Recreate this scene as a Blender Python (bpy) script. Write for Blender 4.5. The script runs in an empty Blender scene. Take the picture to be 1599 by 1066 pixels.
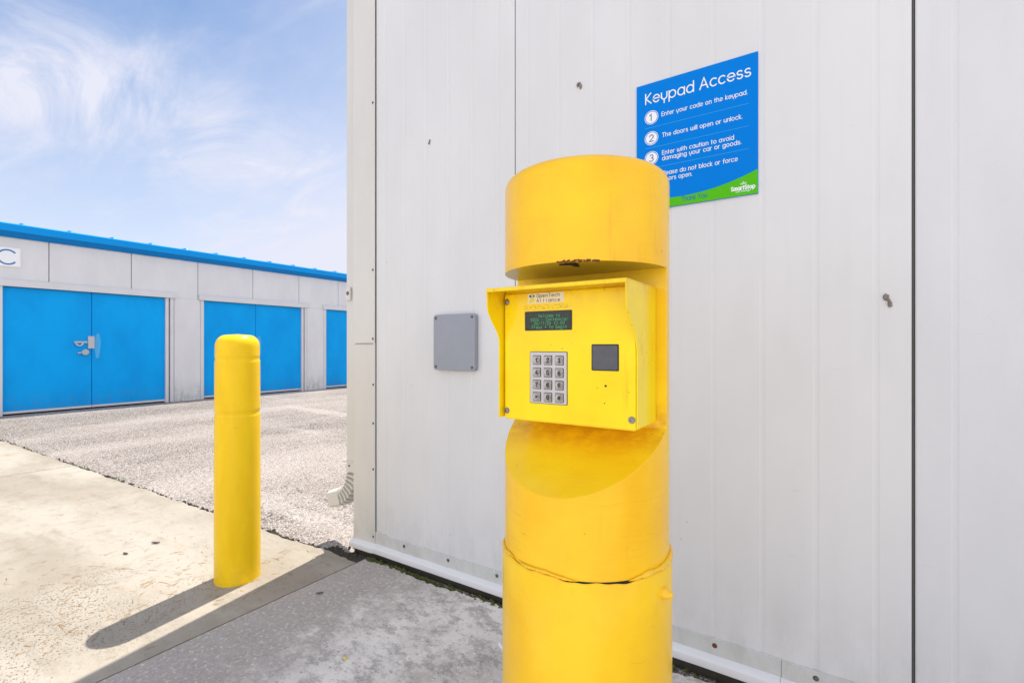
import bpy, bmesh, math, random
from mathutils import Vector, Matrix

random.seed(7)
R = math.radians
scene = bpy.context.scene
COL = scene.collection

# ------------------------------------------------------------------ camera
cam_d = bpy.data.cameras.new("camera")
cam_d.sensor_width = 36.0
cam_d.lens = 752 / 1599 * 36.0
cam_d.shift_y = 7 / 1599
cam_d.clip_start = 0.05
cam_d.clip_end = 2000
cam = bpy.data.objects.new("camera", cam_d)
COL.objects.link(cam)
cam.location = (0, 0, 1.1)
cam.rotation_euler = (R(90), 0, R(33.12))
scene.camera = cam

# ------------------------------------------------------------------ world, sun, exposure
SUN_EL, SUN_AZ = R(66), R(-9)            # azimuth from +Y towards +X
world = bpy.data.worlds.new("World")
scene.world = world
world.use_nodes = True
wt = world.node_tree
wt.nodes.clear()
WN = wt.nodes.new
WL = wt.links.new
def wmath(op, a, b=None, c=None, clamp=False):
    n = WN('ShaderNodeMath'); n.operation = op; n.use_clamp = clamp
    for i, v in enumerate((a, b, c)):
        if v is None: continue
        if isinstance(v, (int, float)): n.inputs[i].default_value = v
        else: WL(v, n.inputs[i])
    return n.outputs[0]
sky = WN('ShaderNodeTexSky')
sky.sky_type = 'NISHITA'
sky.sun_disc = False
sky.sun_elevation = SUN_EL
sky.sun_rotation = SUN_AZ
sky.air_density = 1.0
sky.dust_density = 0.3
sky.ozone_density = 3.0
tc = WN('ShaderNodeTexCoord')
sep = WN('ShaderNodeSeparateXYZ'); WL(tc.outputs['Generated'], sep.inputs[0])
dx, dy, dz = sep.outputs
zz = wmath('ADD', wmath('MAXIMUM', dz, 0.0), 0.16)
px = wmath('DIVIDE', dx, zz); py = wmath('DIVIDE', dy, zz)
comb = WN('ShaderNodeCombineXYZ'); WL(px, comb.inputs[0]); WL(py, comb.inputs[1])
def wnoise(rot, scl, scale, detail, rough, dist, seed):
    mp = WN('ShaderNodeMapping'); WL(comb.outputs[0], mp.inputs[0])
    mp.inputs['Rotation'].default_value = (0, 0, R(rot)); mp.inputs['Scale'].default_value = scl
    mp.inputs['Location'].default_value = (seed, seed * 0.7, 0)
    n = WN('ShaderNodeTexNoise'); WL(mp.outputs[0], n.inputs['Vector'])
    n.inputs['Scale'].default_value = scale; n.inputs['Detail'].default_value = detail
    n.inputs['Roughness'].default_value = rough; n.inputs['Distortion'].default_value = dist
    return n.outputs['Fac']
def wramp(x, a, b):
    n = WN('ShaderNodeMapRange'); n.interpolation_type = 'SMOOTHSTEP'
    WL(x, n.inputs[0]); n.inputs[1].default_value = a; n.inputs[2].default_value = b
    return n.outputs[0]
n1 = wnoise(25, (0.75, 1.6, 1), 1.1, 7, 0.62, 0.5, 3.1)
n2 = wnoise(62, (0.55, 1.35, 1), 2.6, 8, 0.65, 0.9, 7.7)
# a thin veil everywhere, thicker towards the horizon and towards the sun (+Y)
veil = wmath('MULTIPLY', wramp(n1, 0.47, 0.80), 0.34)
veil = wmath('ADD', veil, wmath('MULTIPLY', wramp(n2, 0.48, 0.74), 0.22))
hor = wramp(dz, 0.46, 0.06)
veil = wmath('ADD', veil, wmath('MULTIPLY', hor, 0.75))
veil = wmath('ADD', veil, wmath('MULTIPLY', wramp(dy, 0.28, 0.72), 0.60))
# one brighter cirrus wisp, long in one direction, high to the west
a_ = (115 - 799.5) / 752
WISP = Vector((.8376 * a_ - .5463, .5463 * a_ + .8376, (540 - 128) / 752)).normalized()
su = Vector((0.0, 0.99, -0.12)).normalized()
ax_u = (su - WISP * su.dot(WISP)).normalized(); ax_v = WISP.cross(ax_u)
def wdot(v):
    n = WN('ShaderNodeVectorMath'); n.operation = 'DOT_PRODUCT'
    WL(tc.outputs['Generated'], n.inputs[0]); n.inputs[1].default_value = v
    return n.outputs['Value']
ca, sa = math.cos(R(-14)), math.sin(R(-14))
uu = wdot(ax_u * ca + ax_v * sa); vv = wdot(ax_v * ca - ax_u * sa)
g = wmath('ADD', wmath('POWER', wmath('MULTIPLY', uu, 1 / 0.25), 2.0), wmath('POWER', wmath('MULTIPLY', vv, 1 / 0.085), 2.0))
g = wmath('EXPONENT', wmath('MULTIPLY', g, -1.0))
wisp = wmath('MULTIPLY', g, wramp(n2, 0.22, 0.66))
cl = wmath('ADD', veil, wmath('MULTIPLY', wisp, 0.9), clamp=True)
mix = WN('ShaderNodeMix'); mix.data_type = 'RGBA'
WL(cl, mix.inputs['Factor'])
WL(sky.outputs[0], mix.inputs['A'])
# added to light walls: unseen behind the camera, a bank of brighter, whiter cloud
side = wmath('SUBTRACT', wmath('MULTIPLY', dy, 0.75), wmath('MULTIPLY', dx, 0.65))
fill_bank = wramp(wmath('ADD', side, wmath('MULTIPLY', wmath('SUBTRACT', n1, 0.5), 0.5)), 0.36, -0.12)
cc = WN('ShaderNodeMix'); cc.data_type = 'RGBA'
WL(fill_bank, cc.inputs['Factor'])
cc.inputs['A'].default_value = (4.9, 5.0, 5.75, 1)
cc.inputs['B'].default_value = (9.3, 9.3, 9.7, 1)
cl = wmath('ADD', cl, wmath('MULTIPLY', fill_bank, 0.5), clamp=True)
WL(cl, mix.inputs['Factor'])
WL(cc.outputs['Result'], mix.inputs['B'])
bg = WN('ShaderNodeBackground'); WL(mix.outputs['Result'], bg.inputs[0])
bg.inputs['Strength'].default_value = 0.075
wo = WN('ShaderNodeOutputWorld'); WL(bg.outputs[0], wo.inputs[0])

sun_d = bpy.data.lights.new("sun", 'SUN')
sun_d.energy = 2.7
sun_d.angle = R(0.5)
sun_d.color = (1.0, 0.94, 0.84)
sun = bpy.data.objects.new("sun", sun_d)
COL.objects.link(sun)
sdir = Vector((math.cos(SUN_EL) * math.sin(SUN_AZ), math.cos(SUN_EL) * math.cos(SUN_AZ), math.sin(SUN_EL)))
sun.rotation_euler = sdir.to_track_quat('Z', 'Y').to_euler()
sun.location = sdir * 30

scene.view_settings.view_transform = 'Standard'
scene.view_settings.look = 'None'
scene.view_settings.gamma = 1.0
scene.view_settings.use_curve_mapping = False
scene.view_settings.exposure = 1.16

# ------------------------------------------------------------------ object helpers
def link(name, me, parent=None):
    o = bpy.data.objects.new(name, me)
    COL.objects.link(o)
    if parent: o.parent = parent
    return o
def tag(o, label=None, cat=None, group=None, kind=None):
    if label: o['label'] = label
    if cat: o['category'] = cat
    if group: o['group'] = group
    if kind: o['kind'] = kind
    return o
def thing(name, label, cat, loc=(0, 0, 0), group=None):
    o = bpy.data.objects.new(name, None)
    COL.objects.link(o)
    o.location = loc
    o.empty_display_size = 0.1
    return tag(o, label, cat, group)

class MB:
    """collects shapes in world coordinates; build() makes ONE mesh object (relative to its thing)"""
    def __init__(self):
        self.v = []; self.f = []; self.m = []; self.wn = False
    def add(self, vs, fs, mi=0):
        b = len(self.v)
        self.v += [tuple(v) for v in vs]
        self.f += [tuple(b + i for i in f) for f in fs]
        self.m += [mi] * len(fs)
    def box(self, lo, hi, mi=0):
        x0, y0, z0 = lo; x1, y1, z1 = hi
        vs = [(x, y, z) for z in (z0, z1) for y in (y0, y1) for x in (x0, x1)]
        self.add(vs, [(0, 2, 3, 1), (4, 5, 7, 6), (0, 1, 5, 4), (2, 6, 7, 3), (0, 4, 6, 2), (1, 3, 7, 5)], mi)
    def prism(self, poly, org, U, V, W, mi=0):
        """poly in (u,v) extruded by the vector W from org"""
        org, U, V, W = Vector(org), Vector(U), Vector(V), Vector(W)
        n = len(poly)
        a = [org + U * p[0] + V * p[1] for p in poly]
        vs = a + [p + W for p in a]
        fs = [tuple(reversed(range(n))), tuple(range(n, 2 * n))]
        fs += [(i, (i + 1) % n, n + (i + 1) % n, n + i) for i in range(n)]
        self.add(vs, fs, mi)
    def rbox(self, c, U, V, W, w, h, d, r, seg=4, mi=0, front_bevel=0.0):
        """rounded-corner plate: centre of its back face c, width w along U, height h along V, depth d along W"""
        U, V, W, c = Vector(U), Vector(V), Vector(W), Vector(c)
        def ring(rw, rh, rr, z):
            pts = []
            for qx, qy, a0 in ((1, 1, 0), (-1, 1, 90), (-1, -1, 180), (1, -1, 270)):
                for k in range(seg + 1):
                    a = R(a0 + 90 * k / seg)
                    pts.append(c + U * (qx * (rw / 2 - rr) + rr * math.cos(a)) + V * (qy * (rh / 2 - rr) + rr * math.sin(a)) + W * z)
            return pts
        rings = [ring(w, h, r, 0)]
        if front_bevel > 0:
            self.wn = True
            b = front_bevel
            rings.append(ring(w, h, r, d - b))
            rings.append(ring(w - 0.59 * b, h - 0.59 * b, max(r - 0.29 * b, 1e-4), d - 0.29 * b))
            rings.append(ring(w - 2 * b, h - 2 * b, max(r - b, 1e-4), d))
        else:
            rings.append(ring(w, h, r, d))
        self.loft(rings, mi=mi, caps=True)
    def loft(self, rings, closed=True, caps=False, mi=0):
        n = len(rings[0]); vs = []; fs = []
        for rg in rings: vs += list(rg)
        for k in range(len(rings) - 1):
            for i in range(n if closed else n - 1):
                j = (i + 1) % n
                fs.append((k * n + i, k * n + j, (k + 1) * n + j, (k + 1) * n + i))
        if caps:
            fs.append(tuple(reversed(range(n))))
            fs.append(tuple((len(rings) - 1) * n + i for i in range(n)))
        self.add(vs, fs, mi)
    def lathe(self, prof, c, seg=64, axis=(0, 0, 1), mi=0, caps=True):
        A = Vector(axis).normalized()
        U = A.orthogonal().normalized(); V = A.cross(U); c = Vector(c)
        self.loft([[c + A * z + (U * math.cos(2 * math.pi * k / seg) + V * math.sin(2 * math.pi * k / seg)) * max(r, 1e-5)
                    for k in range(seg)] for r, z in prof], caps=caps, mi=mi)
    def tube(self, pts, r, seg=8, mi=0, radii=None):
        pts = [Vector(p) for p in pts]; rings = []
        for i, p in enumerate(pts):
            t = (pts[min(i + 1, len(pts) - 1)] - pts[max(i - 1, 0)]).normalized()
            u = t.cross(Vector((0, 0, 1)))
            if u.length < 1e-3: u = t.cross(Vector((1, 0, 0)))
            u.normalize(); v = t.cross(u)
            rr = radii[i] if radii else r
            rings.append([p + (u * math.cos(2 * math.pi * k / seg) + v * math.sin(2 * math.pi * k / seg)) * rr for k in range(seg)])
        self.loft(rings, caps=True, mi=mi)
    def blob(self, c, rx, ry, rz, seed=0, mi=0):
        rnd = random.Random(seed)
        bm = bmesh.new(); bmesh.ops.create_icosphere(bm, subdivisions=2, radius=1)
        vs = []
        for v in bm.verts:
            k = 1 + rnd.uniform(-0.22, 0.22)
            vs.append((c[0] + v.co.x * rx * k, c[1] + v.co.y * ry * k, c[2] + v.co.z * rz * k))
        self.add(vs, [tuple(q.index for q in f.verts) for f in bm.faces], mi)
        bm.free()
    def mesh(self, name, org=(0, 0, 0), smooth=35):
        me = bpy.data.meshes.new(name)
        o = Vector(org)
        me.from_pydata([Vector(v) - o for v in self.v], [], self.f)
        me.polygons.foreach_set('material_index', self.m)
        bm = bmesh.new(); bm.from_mesh(me)
        bmesh.ops.recalc_face_normals(bm, faces=bm.faces)
        bm.to_mesh(me); bm.free()
        if smooth:
            me.polygons.foreach_set('use_smooth', [True] * len(me.polygons))
            me.set_sharp_from_angle(angle=R(smooth))
        return me
    def build(self, name, mats, parent=None, smooth=35, bevel=0, org=None):
        if org is None:
            org = Vector((0, 0, 0)); p = parent
            while p: org = org + p.location; p = p.parent
        me = self.mesh(name, org, smooth)
        for m in (mats if isinstance(mats, (list, tuple)) else [mats]): me.materials.append(m)
        o = link(name, me, parent)
        if bevel:
            b = o.modifiers.new('bevel', 'BEVEL'); b.width = bevel; b.segments = 2
            b.limit_method = 'ANGLE'; b.angle_limit = R(40); b.harden_normals = True
        if self.wn:
            o.modifiers.new('weighted', 'WEIGHTED_NORMAL').keep_sharp = True
        if parent is None: o.location = org
        return o

# ------------------------------------------------------------------ material helpers
class NT:
    def __init__(self, name):
        self.mat = bpy.data.materials.new(name); self.mat.use_nodes = True
        self.t = self.mat.node_tree; self.t.nodes.clear()
        self.bsdf = self.n('ShaderNodeBsdfPrincipled')
        o = self.n('ShaderNodeOutputMaterial'); self.l(self.bsdf.outputs[0], o.inputs[0])
        self.tc = self.n('ShaderNodeTexCoord')
        self.geo = self.n('ShaderNodeNewGeometry')
    def n(self, k): return self.t.nodes.new(k)
    def l(self, a, b): self.t.links.new(a, b)
    def put(self, s, v):
        if isinstance(v, (int, float)): s.default_value = v
        elif isinstance(v, (tuple, list)): s.default_value = (*v, 1)[:4] if len(s.default_value) == 4 else v
        else: self.l(v, s)
    def pos(self, scl=(1, 1, 1), rot=(0, 0, 0), loc=(0, 0, 0)):
        m = self.n('ShaderNodeMapping'); self.l(self.geo.outputs['Position'], m.inputs[0])
        m.inputs['Scale'].default_value = scl; m.inputs['Rotation'].default_value = rot; m.inputs['Location'].default_value = loc
        return m.outputs[0]
    def noise(self, vec, scale, detail=4, rough=0.55, dist=0.0):
        n = self.n('ShaderNodeTexNoise'); self.l(vec, n.inputs['Vector'])
        n.inputs['Scale'].default_value = scale; n.inputs['Detail'].default_value = detail
        n.inputs['Roughness'].default_value = rough; n.inputs['Distortion'].default_value = dist
        return n.outputs['Fac']
    def vor(self, vec, scale, feature='F1', out='Distance', rand=1.0):
        n = self.n('ShaderNodeTexVoronoi'); n.feature = feature; self.l(vec, n.inputs['Vector'])
        n.inputs['Scale'].default_value = scale; n.inputs['Randomness'].default_value = rand
        return n.outputs[out]
    def ramp(self, x, a, b, lo=0.0, hi=1.0):
        n = self.n('ShaderNodeMapRange'); n.interpolation_type = 'SMOOTHSTEP'; self.l(x, n.inputs[0])
        for i, v in enumerate((a, b, lo, hi)): n.inputs[i + 1].default_value = v
        return n.outputs[0]
    def math(self, op, a, b=None, clamp=False):
        n = self.n('ShaderNodeMath'); n.operation = op; n.use_clamp = clamp
        self.put(n.inputs[0], a)
        if b is not None: self.put(n.inputs[1], b)
        return n.outputs[0]
    def mix(self, f, a, b, mode='MIX'):
        n = self.n('ShaderNodeMix'); n.data_type = 'RGBA'; n.blend_type = mode
        self.put(n.inputs['Factor'], f); self.put(n.inputs['A'], a); self.put(n.inputs['B'], b)
        return n.outputs['Result']
    def bump(self, h, strength, dist=0.01, prev=None):
        b = self.n('ShaderNodeBump'); b.inputs['Strength'].default_value = strength; b.inputs['Distance'].default_value = dist
        self.l(h, b.inputs['Height'])
        if prev: self.l(prev, b.inputs['Normal'])
        return b.outputs[0]
    def z(self):
        s = self.n('ShaderNodeSeparateXYZ'); self.l(self.geo.outputs['Position'], s.inputs[0]); return s.outputs
    def done(self, col, rough=0.5, metal=0.0, normal=None, spec=0.5, coat=0.0, emit=None, estr=0.0):
        i = self.bsdf.inputs
        self.put(i['Base Color'], col); self.put(i['Roughness'], rough); self.put(i['Metallic'], metal)
        i['Specular IOR Level'].default_value = spec; i['Coat Weight'].default_value = coat; i['Coat Roughness'].default_value = 0.15
        if normal: self.l(normal, i['Normal'])
        if emit: self.put(i['Emission Color'], emit); i['Emission Strength'].default_value = estr
        return self.mat

def plain(name, col, rough=0.5, metal=0.0, var=0.12, scale=30, bump=0.15, spec=0.5, coat=0.0):
    t = NT(name); p = t.pos()
    n = t.noise(p, scale, 5, 0.6)
    c = t.mix(n, tuple(x * (1 - var) for x in col), tuple(min(1, x * (1 + var)) for x in col))
    return t.done(c, t.ramp(n, 0.3, 0.7, rough * 0.85, min(1, rough * 1.15)), metal, t.bump(n, bump, 0.002), spec, coat)

def wall_paint(name, base, peel=0.0, dirt=0.0):
    t = NT(name)
    big = t.noise(t.pos((1.2, 1.2, 0.5)), 2.2, 4, 0.6)
    streak = t.noise(t.pos((14, 14, 0.5)), 1.0, 4, 0.6)
    fine = t.noise(t.pos(), 90, 3, 0.6)
    c = t.mix(t.ramp(big, 0.3, 0.7), tuple(x * 0.93 for x in base), base)
    c = t.mix(t.ramp(streak, 0.52, 0.78, 0, 0.06), c, (0.50, 0.49, 0.45))
    # specks of dirt thrown up by rain and small chips
    spk = t.ramp(t.vor(t.pos(), 9.5), 0.035, 0.02)
    gate = t.ramp(t.noise(t.pos((1, 1, 1), loc=(4, 2, 9)), 2.3, 2), 0.52, 0.60)
    c = t.mix(t.math('MULTIPLY', t.math('MULTIPLY', spk, gate), 0.65), c, (0.16, 0.14, 0.12))
    scuff = t.ramp(t.noise(t.pos((5, 5, 26), (0, 0.35, 0)), 2.1, 6, 0.7), 0.66, 0.74, 0, 0.25)
    c = t.mix(scuff, c, (0.45, 0.44, 0.42))
    z = t.z()[2]
    low = t.math('MULTIPLY', t.ramp(z, 0.45, 0.02), t.ramp(t.noise(t.pos((3, 3, 1.4)), 4, 6, 0.68), 0.38, 0.72))
    rain = t.math('MULTIPLY', t.ramp(t.noise(t.pos((22, 22, 0.8), loc=(3, 0, 1)), 1.0, 5, 0.7), 0.56, 0.74), t.ramp(t.noise(t.pos((1, 1, 1), loc=(9, 2, 4)), 1.6, 3), 0.45, 0.65))
    c = t.mix(t.math('MULTIPLY', rain, 0.08 + dirt * 0.3), c, (0.42, 0.41, 0.36))
    c = t.mix(t.math('MULTIPLY', low, 0.30 + dirt), c, (0.36, 0.36, 0.30))
    nb = t.bump(t.noise(t.pos(), 260, 3, 0.6), 0.10 + peel, 0.0012)
    nb = t.bump(t.noise(t.pos((1, 1, 0.35)), 3.0, 2), 0.2, 0.03, nb)
    return t.done(c, t.ramp(fine, 0.3, 0.7, 0.38, 0.5), 0, nb, 0.4)

def yellow_paint(name, base, brush=0.3, grime=0.3, chips=0.2, rough=0.36, smudge=False, sill=False):
    t = NT(name)
    big = t.noise(t.pos(), 7, 4, 0.55)
    c = t.mix(t.ramp(big, 0.3, 0.7), (base[0] * 0.95, base[1] * 0.86, base[2] * 0.8), base)
    c = t.mix(t.ramp(t.noise(t.pos((2, 2, 1.2), loc=(7, 3, 1)), 3.0, 5, 0.6), 0.42, 0.66, 0, 0.28), c, (min(1, base[0] * 1.02), base[1] * 1.12, base[2] * 1.6))
    br = t.noise(t.pos((5, 5, 150)), 1.0, 5, 0.62, 0.25)                  # brush marks run round the pipe
    c = t.mix(t.ramp(br, 0.60, 0.78, 0, 0.26 * brush * 3), c, (base[0] * 0.78, base[1] * 0.62, base[2] * 0.6))
    crack = t.ramp(t.noise(t.pos((16, 16, 320)), 1.0, 3, 0.7, 0.6), 0.70, 0.76)
    c = t.mix(t.math('MULTIPLY', crack, 0.45 * brush), c, (0.35, 0.18, 0.02))
    spk = t.ramp(t.vor(t.pos(), 34), 0.075, 0.045)
    gate = t.ramp(t.noise(t.pos(loc=(3, 1, 5)), 9, 3), 0.54, 0.64)
    c = t.mix(t.math('MULTIPLY', t.math('MULTIPLY', spk, gate), grime), c, (0.22, 0.12, 0.02))
    st = t.ramp(t.noise(t.pos((9, 9, 3)), 2.0, 6, 0.7), 0.60, 0.78)
    c = t.mix(t.math('MULTIPLY', st, grime * 0.55), c, (0.55, 0.26, 0.02))
    hair = t.noise(t.pos((11, 11, 130), (0.04, 0.03, 0)), 1.6, 6, 0.75, 0.8)
    hg = t.ramp(t.noise(t.pos(loc=(1, 6, 2)), 5.5, 3), 0.48, 0.62)
    c = t.mix(t.math('MULTIPLY', t.math('MULTIPLY', t.ramp(hair, 0.60, 0.66), hg), min(1.0, brush * 1.3)), c, (0.42, 0.20, 0.01))
    drip_ = t.math('MULTIPLY', t.ramp(t.noise(t.pos((38, 38, 2.2)), 1.0, 5, 0.7), 0.58, 0.72), t.ramp(t.noise(t.pos(loc=(4, 4, 8)), 7, 4), 0.46, 0.62))
    c = t.mix(t.math('MULTIPLY', drip_, 0.45 * grime), c, (0.50, 0.24, 0.015))
    if sill:        # rusty run-off on the sill, with the shade under the box painted in
        rs = t.math('MULTIPLY', t.ramp(t.z()[2], 0.885, 0.94), t.ramp(t.noise(t.pos((1, 1, 2)), 26, 7, 0.7), 0.30, 0.62))
        rs = t.math('MULTIPLY', rs, t.ramp(t.z()[2], 1.0, 0.97))
        c = t.mix(t.math('MULTIPLY', rs, 0.60), c, (0.62, 0.25, 0.012))
    if smudge:      # dirt streak left under the sticker and along the top of the face, and small chips
        xyz = t.z()
        def band(v, a, b, c_, d): return t.math('MULTIPLY', t.ramp(v, a, b), t.ramp(v, d, c_))
        ms = t.math('MULTIPLY', band(xyz[0], -0.490, -0.474, -0.40, -0.378), band(xyz[2], 1.1655, 1.1715, 1.1745, 1.1795))
        ms = t.math('MULTIPLY', ms, t.ramp(t.noise(t.pos((1, 1, 1.8)), 210, 5, 0.7), 0.46, 0.60))
        c = t.mix(t.math('MULTIPLY', ms, 0.65), c, (0.30, 0.13, 0.015))
        tp = t.math('MULTIPLY', t.ramp(xyz[2], 1.165, 1.205), t.ramp(t.noise(t.pos((1, 1, 0.6)), 38, 6, 0.7), 0.35, 0.70))
        c = t.mix(t.math('MULTIPLY', tp, 0.45), c, (0.72, 0.36, 0.02))
        ch = t.math('MULTIPLY', t.ramp(t.vor(t.pos(), 75), 0.11, 0.07), t.ramp(t.noise(t.pos(loc=(2, 7, 3)), 14, 4), 0.54, 0.60))
        c = t.mix(t.math('MULTIPLY', ch, 0.8), c, (0.12, 0.07, 0.02))
    nb = t.bump(br, 0.7 * brush, 0.006)
    nb = t.bump(t.noise(t.pos(), 45, 4, 0.6), 0.10, 0.004, nb)
    nb = t.bump(t.noise(t.pos(), 6, 2), 0.10, 0.02, nb)
    return t.done(c, t.ramp(big, 0.3, 0.7, rough * 0.8, rough * 1.25), 0, nb, 0.25, 0.35)

M = {}
M['wall'] = wall_paint('white_wall_paint', (0.735, 0.738, 0.745))
M['wall_peel'] = wall_paint('white_textured_paint', (0.70, 0.707, 0.726), peel=0.22)
M['trim'] = wall_paint('white_trim_paint', (0.69, 0.68, 0.65), dirt=0.06)
M['flash'] = wall_paint('flashing_paint', (0.64, 0.65, 0.635), dirt=0.12)
M['elbow_shade'] = plain('groove_shade', (0.46, 0.45, 0.41), 0.8, 0, 0.3, 50)  # shade between the elbow's ridges, painted into the groove faces
M['drip'] = plain('white_drip_edge', (0.78, 0.78, 0.79), 0.35, 0, 0.04, 14)
M['far_wall'] = wall_paint('far_wall_paint', (0.73, 0.73, 0.745), dirt=0.45)
M['far_trim'] = plain('far_trim_paint', (0.66, 0.66, 0.68), 0.5, 0, 0.10, 3)
M['dark'] = plain('dark_gap', (0.035, 0.035, 0.035), 0.8)
M['seal'] = plain('grey_seam_gasket', (0.10, 0.105, 0.10), 0.7)
M['yellow'] = yellow_paint('yellow_pipe_paint', (0.98, 0.585, 0.006), 0.34, 0.7)
M['yellow_low'] = yellow_paint('yellow_sleeve_paint', (0.98, 0.61, 0.006), 0.18, 0.65)
M['yellow_notch'] = yellow_paint('yellow_notch_paint', (0.98, 0.66, 0.010), 0.15, 0.6, sill=True)
M['yellow_under'] = yellow_paint('olive_underside_paint', (0.50, 0.40, 0.03), 0.2, 0.8)  # darker olive tone for the underside of the notch roof
M['yellow_box'] = yellow_paint('yellow_box_enamel', (0.96, 0.74, 0.004), 0.0, 0.6, rough=0.34, smudge=True)
t = NT('yellow_plastic')
n = t.noise(t.pos((3, 3, 1)), 4, 5, 0.6)
c = t.mix(t.ramp(n, 0.3, 0.7), (0.92, 0.57, 0.004), (0.97, 0.64, 0.006))
sc = t.ramp(t.noise(t.pos((4, 4, 40), (0.15, 0.1, 0)), 3.0, 6, 0.75), 0.63, 0.72, 0, 0.45)
c = t.mix(sc, c, (0.60, 0.36, 0.03))
lowd = t.math('MULTIPLY', t.ramp(t.z()[2], 0.16, 0.0), t.ramp(t.noise(t.pos(), 22, 6, 0.7), 0.38, 0.66))
c = t.mix(t.math('MULTIPLY', lowd, 0.22), c, (0.36, 0.25, 0.09))
M['bollard'] = t.done(c, t.ramp(n, 0.3, 0.7, 0.30, 0.44), 0, t.bump(t.noise(t.pos(), 18, 3), 0.06, 0.01), 0.3)
M['steel'] = plain('stainless_steel', (0.58, 0.58, 0.60), 0.34, 0.9, 0.10, 60)
M['keyplate'] = plain('keypad_plate', (0.56, 0.54, 0.56), 0.42, 0.4, 0.10, 60)
M['key'] = plain('key_metal', (0.42, 0.41, 0.40), 0.22, 0.95, 0.2, 90)
M['black'] = plain('black_plastic', (0.018, 0.018, 0.018), 0.4)
M['ink'] = plain('dark_ink', (0.03, 0.028, 0.028), 0.6)
M['reader'] = plain('card_reader_face', (0.085, 0.09, 0.105), 0.5, 0, 0.35, 55)
M['screw'] = plain('dark_screw', (0.16, 0.15, 0.14), 0.4, 0.7)
M['boxscrew'] = plain('worn_screw', (0.30, 0.27, 0.24), 0.35, 0.85, 0.3, 120)
M['rust'] = plain('rust', (0.16, 0.05, 0.015), 0.9, 0, 0.6, 60, 0.6)
M['rust_dark'] = plain('rust_hole', (0.020, 0.010, 0.006), 0.95, 0, 0.5, 60, 0.4)
M['blue_sign'] = plain('sign_blue', (0.0, 0.205, 0.72), 0.5, 0, 0.03, 4, 0.02, 0.06)
M['blue_line'] = plain('sign_line_blue', (0.02, 0.36, 0.80), 0.35, 0, 0.03)
M['green'] = plain('sign_green', (0.085, 0.50, 0.004), 0.45, 0, 0.03, 4, 0.02, 0.15)
M['white'] = plain('sign_white', (0.86, 0.87, 0.90), 0.4, 0, 0.02)
M['navy'] = plain('sign_navy', (0.02, 0.10, 0.30), 0.4, 0, 0.05)
M['teal'] = plain('sign_teal', (0.0, 0.13, 0.36), 0.4, 0, 0.05)
M['letter_blue'] = plain('letter_blue', (0.03, 0.17, 0.46), 0.4, 0, 0.05)
t = NT('blue_door_paint')
n = t.noise(t.pos((1, 1, 0.6)), 1.8, 5, 0.6)
c = t.mix(t.ramp(n, 0.3, 0.7), (0.0, 0.32, 0.80), (0.0, 0.385, 0.90))
dl_ = t.math('MULTIPLY', t.ramp(t.z()[2], 0.40, 0.03), t.ramp(t.noise(t.pos((1, 2, 1)), 6, 6, 0.7), 0.40, 0.70))
c = t.mix(t.math('MULTIPLY', dl_, 0.35), c, (0.10, 0.22, 0.36))
sc_ = t.ramp(t.noise(t.pos((1, 2.5, 9), (0.2, 0, 0)), 2.2, 6, 0.75), 0.66, 0.74, 0, 0.35)
c = t.mix(sc_, c, (0.05, 0.42, 0.85))
M['door'] = t.done(c, 0.48, 0, t.bump(t.noise(t.pos((1, 1, 0.5)), 2.2, 2), 0.25, 0.02), 0.14)
M['door_worn'] = plain('blue_worn_paint', (0.06, 0.42, 0.80), 0.5, 0, 0.12, 20)
M['roofblue'] = plain('blue_roof_paint', (0.0, 0.29, 0.76), 0.5, 0, 0.06, 2, 0.1, 0.15)
M['roofblue2'] = plain('blue_gutter_paint', (0.0, 0.21, 0.62), 0.5, 0, 0.06, 2, 0.1, 0.15)
M['greybox'] = plain('grey_cast_metal', (0.30, 0.325, 0.375), 0.42, 0.15, 0.12, 9)
M['label'] = plain('cream_sticker', (0.80, 0.74, 0.56), 0.5, 0, 0.12, 60)
M['label_y'] = plain('sticker_yellow', (0.72, 0.66, 0.08), 0.5, 0, 0.12, 60)
M['caulk'] = yellow_paint('painted_caulk', (0.93, 0.57, 0.025), 0.1, 0.55)
M['moss'] = plain('moss', (0.060, 0.075, 0.012), 0.95, 0, 0.7, 60, 0.6)
M['soil'] = plain('joint_dirt', (0.055, 0.048, 0.036), 0.95, 0, 0.6, 60, 0.6)
M['straw'] = plain('dry_straw', (0.30, 0.155, 0.035), 0.8, 0, 0.5, 25)
M['leaf'] = plain('dead_leaf', (0.07, 0.05, 0.035), 0.8, 0, 0.4, 60)
M['weed'] = plain('weed_leaf', (0.09, 0.14, 0.03), 0.7, 0, 0.4, 60)
M['mud'] = plain('dried_mud', (0.24, 0.21, 0.18), 0.9, 0, 0.7, 160, 0.6)
M['cap'] = plain('yellow_plastic_bit', (0.80, 0.62, 0.03), 0.5)

# LCD glass
t = NT('lcd_glass')
n = t.noise(t.pos(), 120, 4)
M['lcd'] = t.done(t.mix(n, (0.006, 0.012, 0.007), (0.016, 0.030, 0.016)), 0.16, 0, None, 0.5)
t = NT('lcd_pixels')
M['lcd_text'] = t.done((0.05, 0.30, 0.12), 0.4, emit=(0.12, 0.75, 0.32), estr=0.06)

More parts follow.
